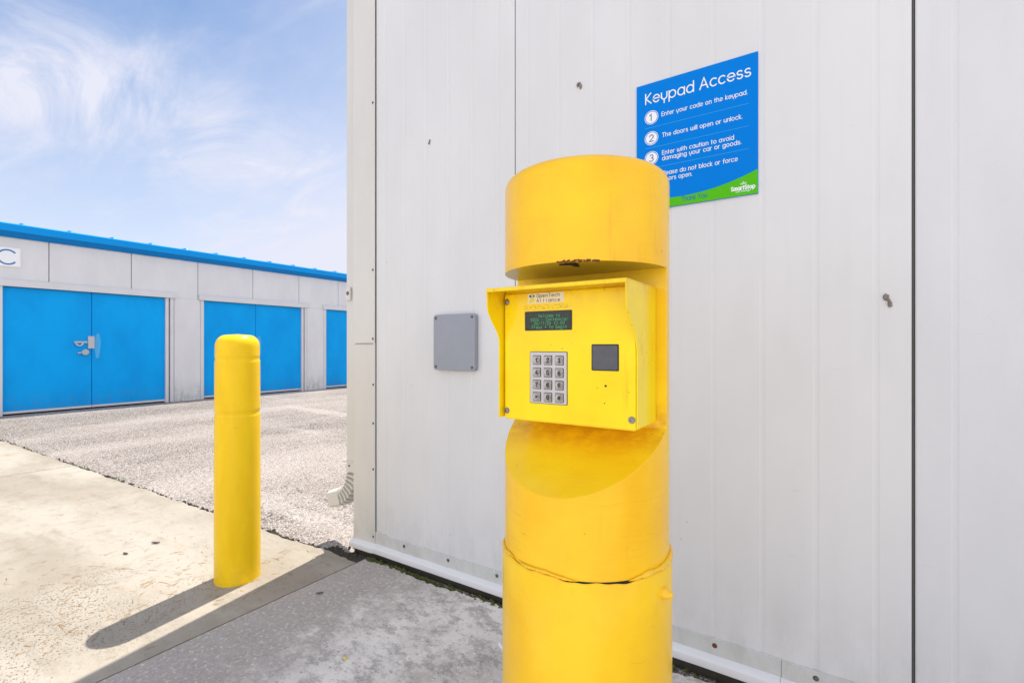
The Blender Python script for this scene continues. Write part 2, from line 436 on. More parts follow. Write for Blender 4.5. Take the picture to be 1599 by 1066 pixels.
# aggregate surface (chip-sealed yard)
t = NT('stone_chip_surface')
p = t.pos()
v = t.n('ShaderNodeTexVoronoi'); t.l(p, v.inputs['Vector']); v.inputs['Scale'].default_value = 72
edge = t.vor(p, 72, 'DISTANCE_TO_EDGE')
sepc = t.n('ShaderNodeSeparateColor'); t.l(v.outputs['Color'], sepc.inputs[0])
stone = t.mix(sepc.outputs[0], (0.38, 0.335, 0.30), (0.70, 0.645, 0.595))
stone = t.mix(t.ramp(sepc.outputs[1], 0.76, 0.90), stone, (0.085, 0.072, 0.065))
stone = t.mix(t.ramp(sepc.outputs[2], 0.82, 0.95), stone, (0.36, 0.22, 0.16))
big = t.noise(t.pos((1, 0.35, 1), (0, 0, R(8))), 0.55, 5, 0.6)
pit = t.ramp(edge, 0.03, 0.20)
gapc = t.mix(t.ramp(big, 0.35, 0.65), (0.06, 0.050, 0.042), (0.20, 0.17, 0.15))
c = t.mix(pit, gapc, stone)
c = t.mix(t.ramp(big, 0.34, 0.72, 0.0, 0.45), c, (0.56, 0.50, 0.46))
c = t.mix(t.ramp(t.noise(p, 3.5, 5, 0.65), 0.45, 0.75, 0, 0.30), c, (0.34, 0.285, 0.25))
c = t.mix(t.ramp(t.noise(t.pos((0.25, 1.3, 1), (0, 0, R(70))), 0.9, 5, 0.6), 0.56, 0.66, 0, 0.35), c, (0.62, 0.565, 0.525))
dome = t.ramp(v.outputs['Distance'], 0.55, 0.0)
M['chips'] = t.done(c, 0.85, 0, t.bump(dome, 1.0, 0.009), 0.25)

# pale walk slab
t = NT('pale_concrete')
p = t.pos()
big = t.noise(t.pos((0.6, 1.5, 1), (0, 0, R(6))), 1.2, 6, 0.62)
med = t.noise(p, 9, 6, 0.66)
fine = t.noise(p, 120, 4, 0.7)
c = t.mix(t.ramp(big, 0.36, 0.64), (0.32, 0.28, 0.225), (0.43, 0.39, 0.33))
c = t.mix(t.ramp(med, 0.50, 0.70, 0, 0.45), c, (0.245, 0.205, 0.155))
ochre = t.ramp(t.noise(t.pos((0.7, 2.6, 1), (0, 0, R(-14)), (3, 5, 0)), 1.3, 6, 0.7), 0.57, 0.69, 0, 0.35)
c = t.mix(ochre, c, (0.37, 0.245, 0.12))
# pitted patch: dark grit shows where the paste has worn off
dd = t.n('ShaderNodeVectorMath'); dd.operation = 'DISTANCE'; t.l(t.pos((1, 0.8, 1)), dd.inputs[0]); dd.inputs[1].default_value = (-2.60, 0.35, 0)
wob = t.math('ADD', dd.outputs['Value'], t.math('MULTIPLY', t.math('SUBTRACT', t.noise(p, 4, 5, 0.65), 0.5), 0.9))
worn = t.ramp(wob, 0.62, 0.25)
spk = t.ramp(t.noise(t.pos((1, 1.5, 1), (0, 0, R(30))), 75, 3, 0.75), 0.54, 0.62)
c = t.mix(t.math('MULTIPLY', t.math('MULTIPLY', worn, spk), 0.85), c, (0.085, 0.075, 0.065))
c = t.mix(t.ramp(fine, 0.60, 0.72, 0, 0.45), c, (0.14, 0.12, 0.10))
g1 = t.noise(t.pos((1, 1.4, 1), (0, 0, R(20))), 30, 9, 0.85)
c = t.mix(t.ramp(g1, 0.46, 0.36, 0, 0.5), c, (0.19, 0.16, 0.13))
c = t.mix(t.ramp(t.noise(t.pos((0.5, 2.2, 1), (0, 0, R(20)), (1, 4, 0)), 2.6, 7, 0.7), 0.56, 0.68, 0, 0.4), c, (0.26, 0.22, 0.175))
rare = t.math('MULTIPLY', t.ramp(t.vor(t.pos((1, 1.6, 1)), 17), 0.13, 0.08), t.ramp(t.noise(p, 3.1, 3), 0.5, 0.6))
c = t.mix(t.math('MULTIPLY', rare, 0.7), c, (0.10, 0.08, 0.065))
nb = t.bump(fine, 0.35, 0.003); nb = t.bump(med, 0.25, 0.012, nb)
M['walk'] = t.done(c, 0.88, 0, nb, 0.25)

# grey driveway concrete
t = NT('grey_concrete')
p = t.pos()
big = t.noise(t.pos((1.6, 0.8, 1), (0, 0, R(10))), 1.5, 6, 0.65)
med = t.noise(p, 11, 7, 0.7)
fine = t.noise(p, 75, 5, 0.75)
c = t.mix(t.ramp(big, 0.38, 0.62), (0.57, 0.525, 0.475), (0.80, 0.75, 0.69))
X = t.z()[0]
lane = t.ramp(t.math('ADD', X, t.math('MULTIPLY', t.math('SUBTRACT', med, 0.5), 0.8)), -1.46, -1.74)   # smoother worn band along the joint
c = t.mix(t.math('MULTIPLY', lane, 0.9), c, (0.39, 0.345, 0.31))
keep = t.math('SUBTRACT', 1.0, t.math('MULTIPLY', lane, 0.7))
f1 = t.noise(t.pos((1, 1.5, 1), (0, 0, R(40))), 9, 10, 0.78)
c = t.mix(t.math('MULTIPLY', t.ramp(f1, 0.54, 0.40, 0, 0.70), keep), c, (0.29, 0.265, 0.245))
f2 = t.noise(t.pos(loc=(3, 3, 0)), 42, 8, 0.85)
c = t.mix(t.math('MULTIPLY', t.ramp(f2, 0.46, 0.36, 0, 0.80), t.math('SUBTRACT', 1.0, t.math('MULTIPLY', lane, 0.45))), c, (0.13, 0.12, 0.115))
f3 = t.noise(t.pos(loc=(5, 5, 5)), 60, 6, 0.85)
c = t.mix(t.ramp(f3, 0.52, 0.63, 0, 0.7), c, (0.82, 0.78, 0.73))
c = t.mix(t.ramp(t.noise(t.pos(loc=(1, 8, 5)), 5, 4, 0.6), 0.58, 0.72, 0, 0.35), c, (0.40, 0.31, 0.26))
nb = t.bump(fine, 0.5, 0.004); nb = t.bump(med, 0.35, 0.012, nb)
M['drive'] = t.done(c, 0.88, 0, nb, 0.25)

# ------------------------------------------------------------------ stroke lettering
def arc(cx, cy, rx, ry, a0, a1):
    n = max(4, int(abs(a1 - a0) / 15))
    return [(cx + rx * math.cos(R(a0 + (a1 - a0) * k / n)), cy + ry * math.sin(R(a0 + (a1 - a0) * k / n))) for k in range(n + 1)]
O_ = arc(.35, .35, .35, .35, 0, 360)
S_ = lambda x, w, h: arc(x + w, h * .74, w * .92, h * .26, 35, 270) + arc(x + w, h * .255, w, h * .255, 90, -150)[1:]
G = {
 'a': (.70, [O_, [(.70, .70), (.70, 0)]]), 'b': (.70, [[(0, 1), (0, 0)], O_]), 'c': (.60, [arc(.35, .35, .35, .35, 48, 312)]),
 'd': (.70, [O_, [(.70, 1), (.70, 0)]]), 'e': (.68, [[(.01, .37), (.69, .37)] + arc(.35, .35, .35, .35, 3, 318)]),
 'f': (.38, [arc(.38, .76, .22, .24, 80, 180) + [(.16, 0)], [(0, .64), (.36, .64)]]),
 'g': (.70, [O_, [(.70, .70), (.70, .02)] + arc(.35, .02, .35, .33, 0, -150)]),
 'h': (.58, [[(0, 1), (0, 0)], [(0, .38)] + arc(.29, .41, .29, .29, 180, 0) + [(.58, 0)]]),
 'i': (.0, [[(0, .70), (0, 0)], [(0, .93), (0, .96)]]), 'k': (.50, [[(0, 1), (0, 0)], [(.46, .70), (.03, .33), (.50, 0)]]),
 'l': (.0, [[(0, 1), (0, 0)]]), 'm': (.98, [[(0, .70), (0, 0)], [(0, .40)] + arc(.245, .455, .245, .245, 180, 0) + [(.49, 0)], [(.49, .40)] + arc(.735, .455, .245, .245, 180, 0) + [(.98, 0)]]),
 'n': (.58, [[(0, .70), (0, 0)], [(0, .38)] + arc(.29, .41, .29, .29, 180, 0) + [(.58, 0)]]), 'o': (.70, [O_]),
 'p': (.70, [[(0, .70), (0, -.30)], O_]), 'r': (.34, [[(0, .70), (0, 0)], [(0, .36)] + arc(.30, .40, .30, .28, 175, 80)]),
 's': (.50, [S_(0, .25, .70)]), 't': (.36, [[(.16, .95), (.16, 0)], [(0, .66), (.36, .66)]]),
 'u': (.58, [[(0, .70), (0, .29)] + arc(.29, .29, .29, .29, 180, 360) + [(.58, .70)], [(.58, .30), (.58, 0)]]),
 'v': (.60, [[(0, .70), (.30, 0), (.60, .70)]]), 'w': (.92, [[(0, .70), (0, .23)] + arc(.23, .23, .23, .23, 180, 360) + [(.46, .68)], [(.46, .23)] + arc(.69, .23, .23, .23, 180, 360) + [(.92, .70)]]),
 'y': (.60, [[(0, .70), (0, .33)] + arc(.30, .33, .30, .28, 180, 360) + [(.60, .70)], [(.30, .05), (.30, -.30)]]),
 'A': (.80, [[(0, 0), (.40, 1), (.80, 0)], [(.14, .33), (.66, .33)]]), 'C': (.85, [arc(.5, .5, .5, .5, 48, 312)]),
 'E': (.55, [[(.55, 1), (0, 1), (0, 0), (.55, 0)], [(0, .52), (.48, .52)]]), 'K': (.62, [[(0, 1), (0, 0)], [(.58, 1), (.04, .50), (.62, 0)]]),
 'P': (.56, [[(0, 0), (0, 1), (.28, 1)] + arc(.28, .73, .28, .27, 90, -90) + [(0, .46)]]), 'S': (.62, [S_(0, .31, 1.0)]),
 'T': (.70, [[(0, 1), (.70, 1)], [(.35, 1), (.35, 0)]]), 'W': (1.0, [[(0, 1), (.25, 0), (.5, .8), (.75, 0), (1.0, 1)]]),
 'Y': (.72, [[(0, 1), (.36, .45), (.72, 1)], [(.36, .45), (.36, 0)]]), 'O': (.80, [arc(.40, .5, .40, .5, 0, 360)]),
 '0': (.60, [arc(.30, .5, .30, .5, 0, 360)]), '1': (.30, [[(0, .80), (.24, 1), (.24, 0)]]),
 '2': (.60, [arc(.30, .72, .29, .28, 170, -35) + [(0, 0), (.60, 0)]]),
 '3': (.58, [arc(.28, .75, .26, .25, 150, -90) + arc(.28, .25, .30, .25, 90, -150)[1:]]),
 '4': (.62, [[(.46, 0), (.46, 1), (0, .28), (.62, .28)]]), '5': (.58, [[(.52, 1), (.08, 1), (.04, .55)] + arc(.28, .32, .30, .32, 120, -150)]),
 '6': (.60, [arc(.30, .30, .30, .30, 130, 490), [(.07, .48), (.38, 1)]]), '7': (.58, [[(0, 1), (.58, 1), (.18, 0)]]),
 '8': (.58, [arc(.29, .76, .24, .24, 0, 360), arc(.29, .26, .29, .26, 0, 360)]), '9': (.60, [arc(.30, .70, .30, .30, 0, 360), [(.53, .52), (.22, 0)]]),
 '*': (.50, [[(.25, .25), (.25, .75)], [(.03, .37), (.47, .63)], [(.03, .63), (.47, .37)]]),
 '#': (.70, [[(.18, .1), (.28, .9)], [(.46, .1), (.56, .9)], [(.02, .35), (.68, .35)], [(.05, .65), (.70, .65)]]),
 '/': (.45, [[(0, -.05), (.45, 1)]]), ':': (.0, [[(0, .18), (0, .22)], [(0, .58), (0, .62)]]), '-': (.40, [[(0, .42), (.40, .42)]]),
 '.': (.0, [[(0, .0), (0, .04)]]),
}
def stroke(mb, pts, w, P, mi=0):
    """flat round-ended ribbon through pts; P maps (x, y) to 3-D"""
    q = [Vector((a, b)) for a, b in pts]
    closed = (q[0] - q[-1]).length < 1e-6 and len(q) > 3
    if closed: q = q[:-1]
    n = len(q); L = []; Rr = []
    for i in range(n):
        a = q[i - 1] if (i or closed) else None
        b = q[(i + 1) % n] if (i < n - 1 or closed) else None
        d1 = (q[i] - a).normalized() if a is not None else None
        d2 = (b - q[i]).normalized() if b is not None else None
        if d1 is None: d1 = d2
        if d2 is None: d2 = d1
        n1 = Vector((-d1.y, d1.x)); n2 = Vector((-d2.y, d2.x))
        m = (n1 + n2)
        m = m.normalized() if m.length > 1e-6 else n1
        k = min(1.0 / max(m.dot(n1), 0.35), 2.2)
        L.append(q[i] + m * (w / 2 * k)); Rr.append(q[i] - m * (w / 2 * k))
    ring = range(n) if closed else range(n - 1)
    mb.add([P(p.x, p.y) for p in L] + [P(p.x, p.y) for p in Rr], [(i, (i + 1) % n, n + (i + 1) % n, n + i) for i in ring], mi)
    if not closed:
        for e, o in ((q[0], q[1]), (q[-1], q[-2])):
            d = (e - o).normalized(); a0 = math.degrees(math.atan2(d.y, d.x))
            fan = [e + Vector((math.cos(R(a0 - 90 + 30 * k)), math.sin(R(a0 - 90 + 30 * k)))) * (w / 2) for k in range(7)]
            mb.add([P(p.x, p.y) for p in fan], [tuple(range(7))], mi)
_off = [0]
def write(mb, s, x, z, y, h, wt=0.14, gap=0.26, width=None, mono=None, mi=0, space=0.42, U=(1, 0, 0), V=(0, 0, 1), W=(0, -1, 0), xs=1.0):
    """text on a plane: first stroke's left at x, baseline z, on the plane y; cap height h"""
    U, V, W = Vector(U), Vector(V), Vector(W)
    if mono is None:
        tot = sum((G[c][0] + gap) if c != ' ' else space for c in s) - gap
        if width: xs = width / (tot * h)
    cx = 0.0
    for c in s:
        if c == ' ':
            cx += mono or space; continue
        adv, st = G[c]
        sc = 1.0; sh = 0.0
        if mono:
            sc = min(1.0, (mono * 0.72) / max(adv, .01)); sh = (mono - adv * sc) / 2
        for k in st:
            _off[0] = (_off[0] + 1) % 9
            d = 0.00002 * _off[0]
            def P(a, b): return Vector((0, 0, 0)) + U * (x + a) + V * (z + b) + W * (d - y) if False else (U * (x + a) + V * (z + b) + W * d + Vector((0, y, 0)) if W.y else U * (x + a) + V * (z + b) + W * d + Vector((y, 0, 0)))
            stroke(mb, [((cx + sh + a * sc) * h * xs, b * h) for a, b in k], wt * h, P, mi)
        cx += mono if mono else adv + gap
def disc(mb, cx, cz, y, r, mi=0, seg=28, r0=0.0):
    if r0:
        a = [(cx + r * math.cos(2 * math.pi * k / seg), y, cz + r * math.sin(2 * math.pi * k / seg)) for k in range(seg)]
        b = [(cx + r0 * math.cos(2 * math.pi * k / seg), y, cz + r0 * math.sin(2 * math.pi * k / seg)) for k in range(seg)]
        mb.loft([a, b], mi=mi)
    else:
        mb.add([(cx + r * math.cos(2 * math.pi * k / seg), y, cz + r * math.sin(2 * math.pi * k / seg)) for k in range(seg)], [tuple(range(seg))], mi)

XA, YA, ZA = Vector((1, 0, 0)), Vector((0, 1, 0)), Vector((0, 0, 1))

# ------------------------------------------------------------------ setting: ground, walk, driveway
def edge_y(x): return 1.625 + 0.030 * (x + 2.0)
m = MB(); m.add([(-300, -300, -0.022), (300, -300, -0.022), (300, 300, -0.022), (-300, 300, -0.022)], [(0, 1, 2, 3)])
tag(m.build('yard_surface', M['chips'], smooth=0), kind='structure')

def slab(mb, x0, x1, ylow, yfun, jit, step=0.03, top=0.0):
    n = int((x1 - x0) / step)
    up = []
    for i in range(n + 1):
        x = x0 + (x1 - x0) * i / n
        up.append((x, yfun(x) + random.uniform(-jit, jit) + jit * 1.2 * math.sin(x * 9.1) * math.sin(x * 3.3)))
    poly = [(x0, ylow), (x1, ylow)] + up[::-1]
    mb.prism(poly, (0, 0, top - 0.12), XA, YA, ZA * 0.12)
m = MB()
slab(m, -5.805, -2.004, -7.0, edge_y, 0.008)
slab(m, -9.60, -5.815, -7.0, edge_y, 0.008)
slab(m, -10.88, -9.61, -7.0, edge_y, 0.008)
tag(m.build('walkway', M['walk'], smooth=0), kind='structure')
m = MB()
slab(m, -1.996, 9.0, -9.0, lambda x: 1.672, 0.009, 0.02)
tag(m.build('driveway', M['drive'], smooth=0), kind='structure')

# ------------------------------------------------------------------ the near building
HW = 3.6; WY = 1.74; CX = -2.158
nb = thing('storage_building', 'white ribbed metal storage building filling the right behind the yellow keypad post', 'building', (CX, WY, 0))
ribs0 = [-1.926, -1.786, -1.637, -1.492, -1.35, -1.207]
ribs1 = [0.121 - 0.147 * k for k in range(9)][::-1]
ribs2 = [0.291 + 0.15 * k for k in range(8)]
ribs3 = [1.50 + 0.147 * k for k in range(9)]
def panel(x0, x1, ribs, mat, z0=0.05):
    pts = [(x0, WY + 0.03), (x0, WY + 0.002), (x0 + 0.003, WY)]
    for r in ribs:
        pts += [(r - 0.009, WY), (r - 0.004, WY + 0.0012), (r + 0.004, WY + 0.0012), (r + 0.009, WY)]
    pts += [(x1 - 0.003, WY), (x1, WY + 0.002), (x1, WY + 0.03)]
    mb = MB(); mb.prism(pts, (0, 0, z0), XA, YA, ZA * (HW - z0))
    return mb.build('wall_panel', mat, nb, smooth=0)
panel(-2.06, -1.1225, ribs0, M['wall'])
panel(-1.1175, 0.2005, ribs1, M['wall'])
panel(0.2085, 1.416, ribs2, M['wall_peel'])
panel(1.424, 2.9, ribs3, M['wall_peel'])
panel(2.905, 6.0, [], M['wall_peel'])
m = MB(); m.box((-2.05, WY + 0.032, 0.0), (6.0, WY + 0.10, HW - 0.01)); m.build('wall_core', M['seal'], nb, smooth=0)
m = MB()
m.box((0.2025, WY + 0.006, 0.05), (0.2065, WY + 0.030, HW - 0.01))
m.build('seam_gasket', M['seal'], nb, smooth=0)
m = MB(); m.box((CX, WY + 0.10, -0.02), (CX + 0.06, 16.0, HW)); m.build('side_wall', M['far_wall'], nb, smooth=0)
m = MB(); m.box((CX - 0.02, WY - 0.012, HW), (6.05, 16.0, HW + 0.10)); m.build('roof', M['roofblue'], nb, smooth=0)

def screw_mb(x, z, y, r=0.006):
    s = MB()
    s.lathe([(r * 1.35, 0), (r * 1.35, 0.001), (r, 0.0012), (r * .95, 0.0035), (r * .6, 0.0045), (0, 0.0046)], (x, y, z), 12, (0, -1, 0))
    return s
# corner trim in two lengths
ct = MB()
for z0, z1, dy in ((0.035, 1.118, 0.0), (1.114, HW - 0.005, 0.0025)):
    prof = [(CX - dy, WY + 0.10), (CX - dy, WY - 0.012 - dy), (CX + 0.004, WY - 0.016 - dy), (-1.998, WY - 0.010 - dy), (-1.994, WY - 0.004 - dy), (-1.996, WY - 0.0005)]
    ct.prism(prof, (0, 0, z0), XA, YA, ZA * (z1 - z0))
ct.box((CX + 0.02, WY - 0.0180, 1.1115), (-1.999, WY - 0.0165, 1.1138), 1)
tr = ct.build('corner_trim', [M['trim'], M['dark']], nb, smooth=0)
m = MB(); m.box((-1.9945, WY - 0.0035, 0.05), (-1.9905, WY - 0.0005, HW - 0.01)); m.build('trim_gap', M['dark'], nb, smooth=0)
for z in (2.382, 1.501, 1.138, 0.896, 0.692, 0.45, 0.095, 2.95):
    screw_mb(-2.003, z, WY - 0.0135 if z > 1.12 else WY - 0.0105, 0.0045).build('screw', M['screw'], tr)
# base flashing with a drip edge
def flash_len(x0, x1, top, y):
    fl = MB(); fl.prism([(WY - 0.0005, top), (y, top - 0.001), (y - 0.001, 0.055), (WY - 0.0005, 0.05)], (x0, 0, 0), YA, ZA, XA * (x1 - x0))
    return fl.build('base_flashing', M['flash'], nb, smooth=0)
flash_len(-1.992, -1.912, 0.122, WY - 0.0045)
fo = flash_len(-1.911, -0.118, 0.114, WY - 0.006)
fo2 = flash_len(-0.117, 2.0, 0.112, WY - 0.009)
flash_len(2.001, 6.0, 0.112, WY - 0.007)
for i, (x, mt) in enumerate(((-1.78, 'screw'), (-1.49, 'screw'), (-1.21, 'screw'), (-0.90, 'screw'), (-0.315, 'rust'), (-0.026, 'screw'), (0.27, 'screw'), (0.56, 'rust'))):
    screw_mb(x, 0.093 if x < -0.5 else 0.091, WY - 0.0065 if x < -0.2 else WY - 0.0095, 0.006).build('screw', M[mt], fo if x < -0.2 else fo2)
def drip_prof(x, y0, yf):     # ring in the Y-Z plane
    return [Vector((x, y0, 0.060)), Vector((x, yf + 0.008, 0.052)), Vector((x, yf + 0.0015, 0.046)), Vector((x, yf, 0.036)), Vector((x, yf + 0.001, 0.022)), Vector((x, yf + 0.008, 0.017)), Vector((x, y0, 0.014))]
def drip(stations):
    d = MB(); d.loft([drip_prof(*q) for q in stations], caps=True)
    d.build('drip_edge', M['drip'], nb, smooth=28)
drip([(CX + 0.002, WY - 0.008, WY - 0.046), (-2.0, WY - 0.008, WY - 0.043), (-1.968, WY - 0.004, WY - 0.034)])
dk = random.Random(5)
drip([(-1.967, WY - 0.003, WY - 0.036)] + [(-1.967 + 0.18 * k, WY - 0.003, WY - 0.037 + dk.uniform(-0.002, 0.002)) for k in range(1, 10)] + [(-0.12, WY - 0.003, WY - 0.037)])
drip([(-0.119, WY - 0.003, WY - 0.041)] + [(-0.119 + 0.2 * k, WY - 0.003, WY - 0.041 + dk.uniform(-0.002, 0.002)) for k in range(1, 16)])
m = MB(); m.box((CX + 0.01, WY - 0.015, -0.02), (6.0, WY + 0.05, 0.045)); m.build('foundation_curb', M['soil'], nb, smooth=0)

# downspout on the side wall, its elbow kicking out over the yard
dsx0, dsx1, dsy0, dsy1 = -2.263, -2.1595, 1.752, 1.858
def ds_ring(c, ux, uy, w, d, n=10):
    """corrugated rectangular section around c"""
    pts = []
    for side, (a, b, L, nn) in enumerate(((ux, uy, w, 4), (uy, -ux, d, 3), (-ux, -uy, w, 4), (-uy, ux, d, 3))):
        H = d if side % 2 == 0 else w
        for k in range(nn):
            tt = -0.5 + (k + 0.5) / nn
            pts.append(c + a * (L * tt) - b * (H / 2) * (1.0 if k % 2 else 0.955))
    return pts
m = MB()
cxm, cym = (dsx0 + dsx1) / 2, (dsy0 + dsy1) / 2
m.loft([ds_ring(Vector((cxm, cym, z)), XA, YA, 0.103, 0.106) for z in (0.42, 1.2, 2.2, HW - 0.02)], caps=True)
dsp = m.build('downspout', M['trim'], nb, smooth=25)
m = MB(); rings = []
N = 24
for k in range(N + 1):
    a = R(72 * k / N); rad = 0.17
    c = Vector((cxm - rad + rad * math.cos(a), cym, 0.40 - rad * math.sin(a)))
    ux = Vector((math.cos(a), 0, -math.sin(a)))
    s = 0.74 if k % 3 == 1 else 1.04
    rings.append(ds_ring(c, ux, YA, 0.098 * s, 0.112 * s))
rings.insert(0, ds_ring(Vector((cxm, cym, 0.46)), XA, YA, 0.096, 0.112))
dirn = Vector((-math.sin(R(72)), 0, -math.cos(R(72))))
for L in (0.015, 0.085):
    rings.append(ds_ring(c + dirn * L, ux, YA, 0.100, 0.116))
for q in range(len(rings) - 1):
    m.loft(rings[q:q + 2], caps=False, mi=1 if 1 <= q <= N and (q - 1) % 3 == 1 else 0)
inner = [[p + (c + dirn * L - p) * 0.05 for p in ds_ring(c + dirn * L, ux, YA, 0.100, 0.116)] for L in (0.0848, 0.0)]
m.loft(inner, caps=False)
m.loft([rings[-1], inner[0]], caps=False)
m.build('elbow', [M['trim'], M['elbow_shade']], dsp, smooth=25)
screw_mb(-2.222, 0.435, dsy0 - 0.004, 0.0045).build('screw', M['screw'], dsp)
m = MB(); m.box((-2.268, 1.745, 0.455), (-2.172, 1.864, 0.462)); m.build('joint_band', M['trim'], dsp, smooth=0)
m = MB()
m.box((-2.240, 1.7385, 1.352), (-2.204, 1.751, 1.425)); m.build('strap_bracket', M['trim'], dsp, bevel=0.002)
screw_mb(-2.222, 1.392, 1.738, 0.008).build('screw', M['screw'], dsp)

# dried mud nests stuck on the wall
def nest(x, z, parts, label):
    o = MB()
    for i, (dxx, dzz, rx, rz) in enumerate(parts):
        o.blob((x + dxx, WY - 0.002, z + dzz), rx, 0.006, rz, seed=int(x * 1000) + i)
    e = o.build('insect_nest', M['mud'], None, org=Vector((x, WY, z)))
    tag(e, label, 'insect nest', 'insect nests on the wall')
nest(-0.817, 2.125, [(-.006, .006, .005, .009), (.002, .010, .004, .005), (.006, -.004, .006, .010), (.003, .002, .004, .004)], 'small grey clumped insect nest high on the white wall left of the blue sign')
nest(0.147, 1.23, [(-.004, .010, .007, .010), (.001, .002, .005, .005), (.005, -.010, .006, .011)], 'two-lobed brown insect nest on the white wall beside the right-hand seam')
nest(-1.612, 2.087, [(.002, .006, .003, .008), (-.002, -.005, .004, .006)], 'tiny dark insect nest on the ribbed wall near the corner trim')

# ------------------------------------------------------------------ grey junction box on the wall
jb = thing('junction_box', 'flat grey metal junction box with four corner screws on the white wall', 'junction box', (-1.4395, WY, 1.117))
m = MB(); m.rbox((-1.4395, WY + 0.001, 1.117), XA, ZA, -YA, 0.245, 0.258, 0.016, 0.014); m.build('back_box', M['greybox'], jb)
m = MB(); m.rbox((-1.4395, WY - 0.0155, 1.117), XA, ZA, -YA, 0.247, 0.260, 0.0125, 0.014, front_bevel=0.003); m.build('cover', M['greybox'], jb)
for sx in (-1, 1):
    for sz in (-1, 1):
        screw_mb(-1.4395 + sx * 0.108, 1.117 + sz * 0.114, WY - 0.0278, 0.0055).build('screw', M['screw'], jb)

# ------------------------------------------------------------------ blue instruction sign
SX0, SX1, SZ0, SZ1 = -0.584, -0.184, 1.592, 2.050
sg = thing('instruction_sign', 'square blue sign with white keypad instructions and a green lower band', 'sign', ((SX0 + SX1) / 2, WY, SZ0))
SY = WY - 0.006
m = MB(); m.box((SX0, SY, SZ0), (SX1, WY - 0.0005, SZ1)); m.build('panel', M['blue_sign'], sg, smooth=0, bevel=0.0006)
m = MB()
top = []
for k in range(25):
    f = k / 24; x = SX0 + 0.0005 + (SX1 - SX0 - 0.001) * f
    top.append((x, 1.640 - 0.030 * math.sin(math.pi * min(f * 0.9, 1)) * 0.55 + 0.036 * f ** 3 - 0.006 * (1 - f)))
poly = [(SX0 + 0.0005, SZ0 + 0.0005), (SX1 - 0.0005, SZ0 + 0.0005)] + top[::-1]
m.add([(a, SY - 0.0003, b) for a, b in poly], [tuple(range(len(poly)))])
m.build('green_band', M['green'], sg, smooth=0)
T = SY - 0.0006
m = MB()
write(m, 'Keypad Access', -0.550, 1.977, T, 0.0365, 0.115, 0.24, width=0.344)
m.build('title', M['white'], sg, smooth=0)
m = MB()
for s, x0, x1, zb in (('Enter your code on the keypad.', -0.492, -0.216, 1.920), ('The doors will open or unlock.', -0.490, -0.231, 1.845),
                      ('Enter with caution to avoid', -0.490, -0.256, 1.782), ('damaging your car or goods.', -0.490, -0.234, 1.762),
                      ('Please do not block or force', -0.490, -0.245, 1.709), ('doors open.', -0.490, -0.389, 1.688)):
    m = MB(); write(m, s, x0, zb, T, 0.0142, 0.14, 0.27, width=x1 - x0, space=0.55)
    m.build('instruction_text', M['white'], sg, smooth=0)
for zb in (1.8885, 1.8155, 1.7415):
    m = MB(); m.add([(-0.552, T, zb - .0008), (-0.210, T, zb - .0008), (-0.210, T, zb + .0008), (-0.552, T, zb + .0008)], [(0, 1, 2, 3)])
    m.build('divider_line', M['blue_line'], sg, smooth=0)
for d, zc in (('1', 1.925), ('2', 1.850), ('3', 1.778), ('4', 1.705)):
    m = MB()
    disc(m, -0.529, zc, T, 0.0205)
    disc(m, -0.529, zc, T, 0.0248, r0=0.0228)
    b = m.build('number_badge', M['white'], sg, smooth=0)
    m = MB()
    w = G[d][0] * 0.023
    write(m, d, -0.529 - w / 2 - (0.003 if d == '1' else 0), zc - 0.0115, T - 0.0003, 0.023, 0.13)
    m.build('numeral', M['navy'], b, smooth=0)
m = MB(); write(m, 'Thank You', -0.423, 1.6055, T, 0.0165, 0.11, 0.26, width=0.083); m.build('thanks_text', M['teal'], sg, smooth=0)
m = MB()
write(m, 'SmartStop', -0.263, 1.6115, T, 0.0125, 0.235, 0.31, width=0.070)
write(m, 'Self Storage'.replace('S', 'S'), -0.250, 1.6040, T, 0.0052, 0.16, 0.30, width=0.044)
for a in (150, 118, 90, 62, 30):
    L = 0.0078 if a == 90 else 0.0062
    o = (-0.2265 + 0.0045 * math.cos(R(a)), 1.6262 + 0.0035 * math.sin(R(a)))
    e = (o[0] + L * math.cos(R(a)), o[1] + L * math.sin(R(a)))
    stroke(m, [o, ((o[0] + e[0]) / 2, (o[1] + e[1]) / 2), e], 0.0017, lambda a_, b_: Vector((a_, T - 0.0001, b_)))
m.build('shop_logo', M['white'], sg, smooth=0)

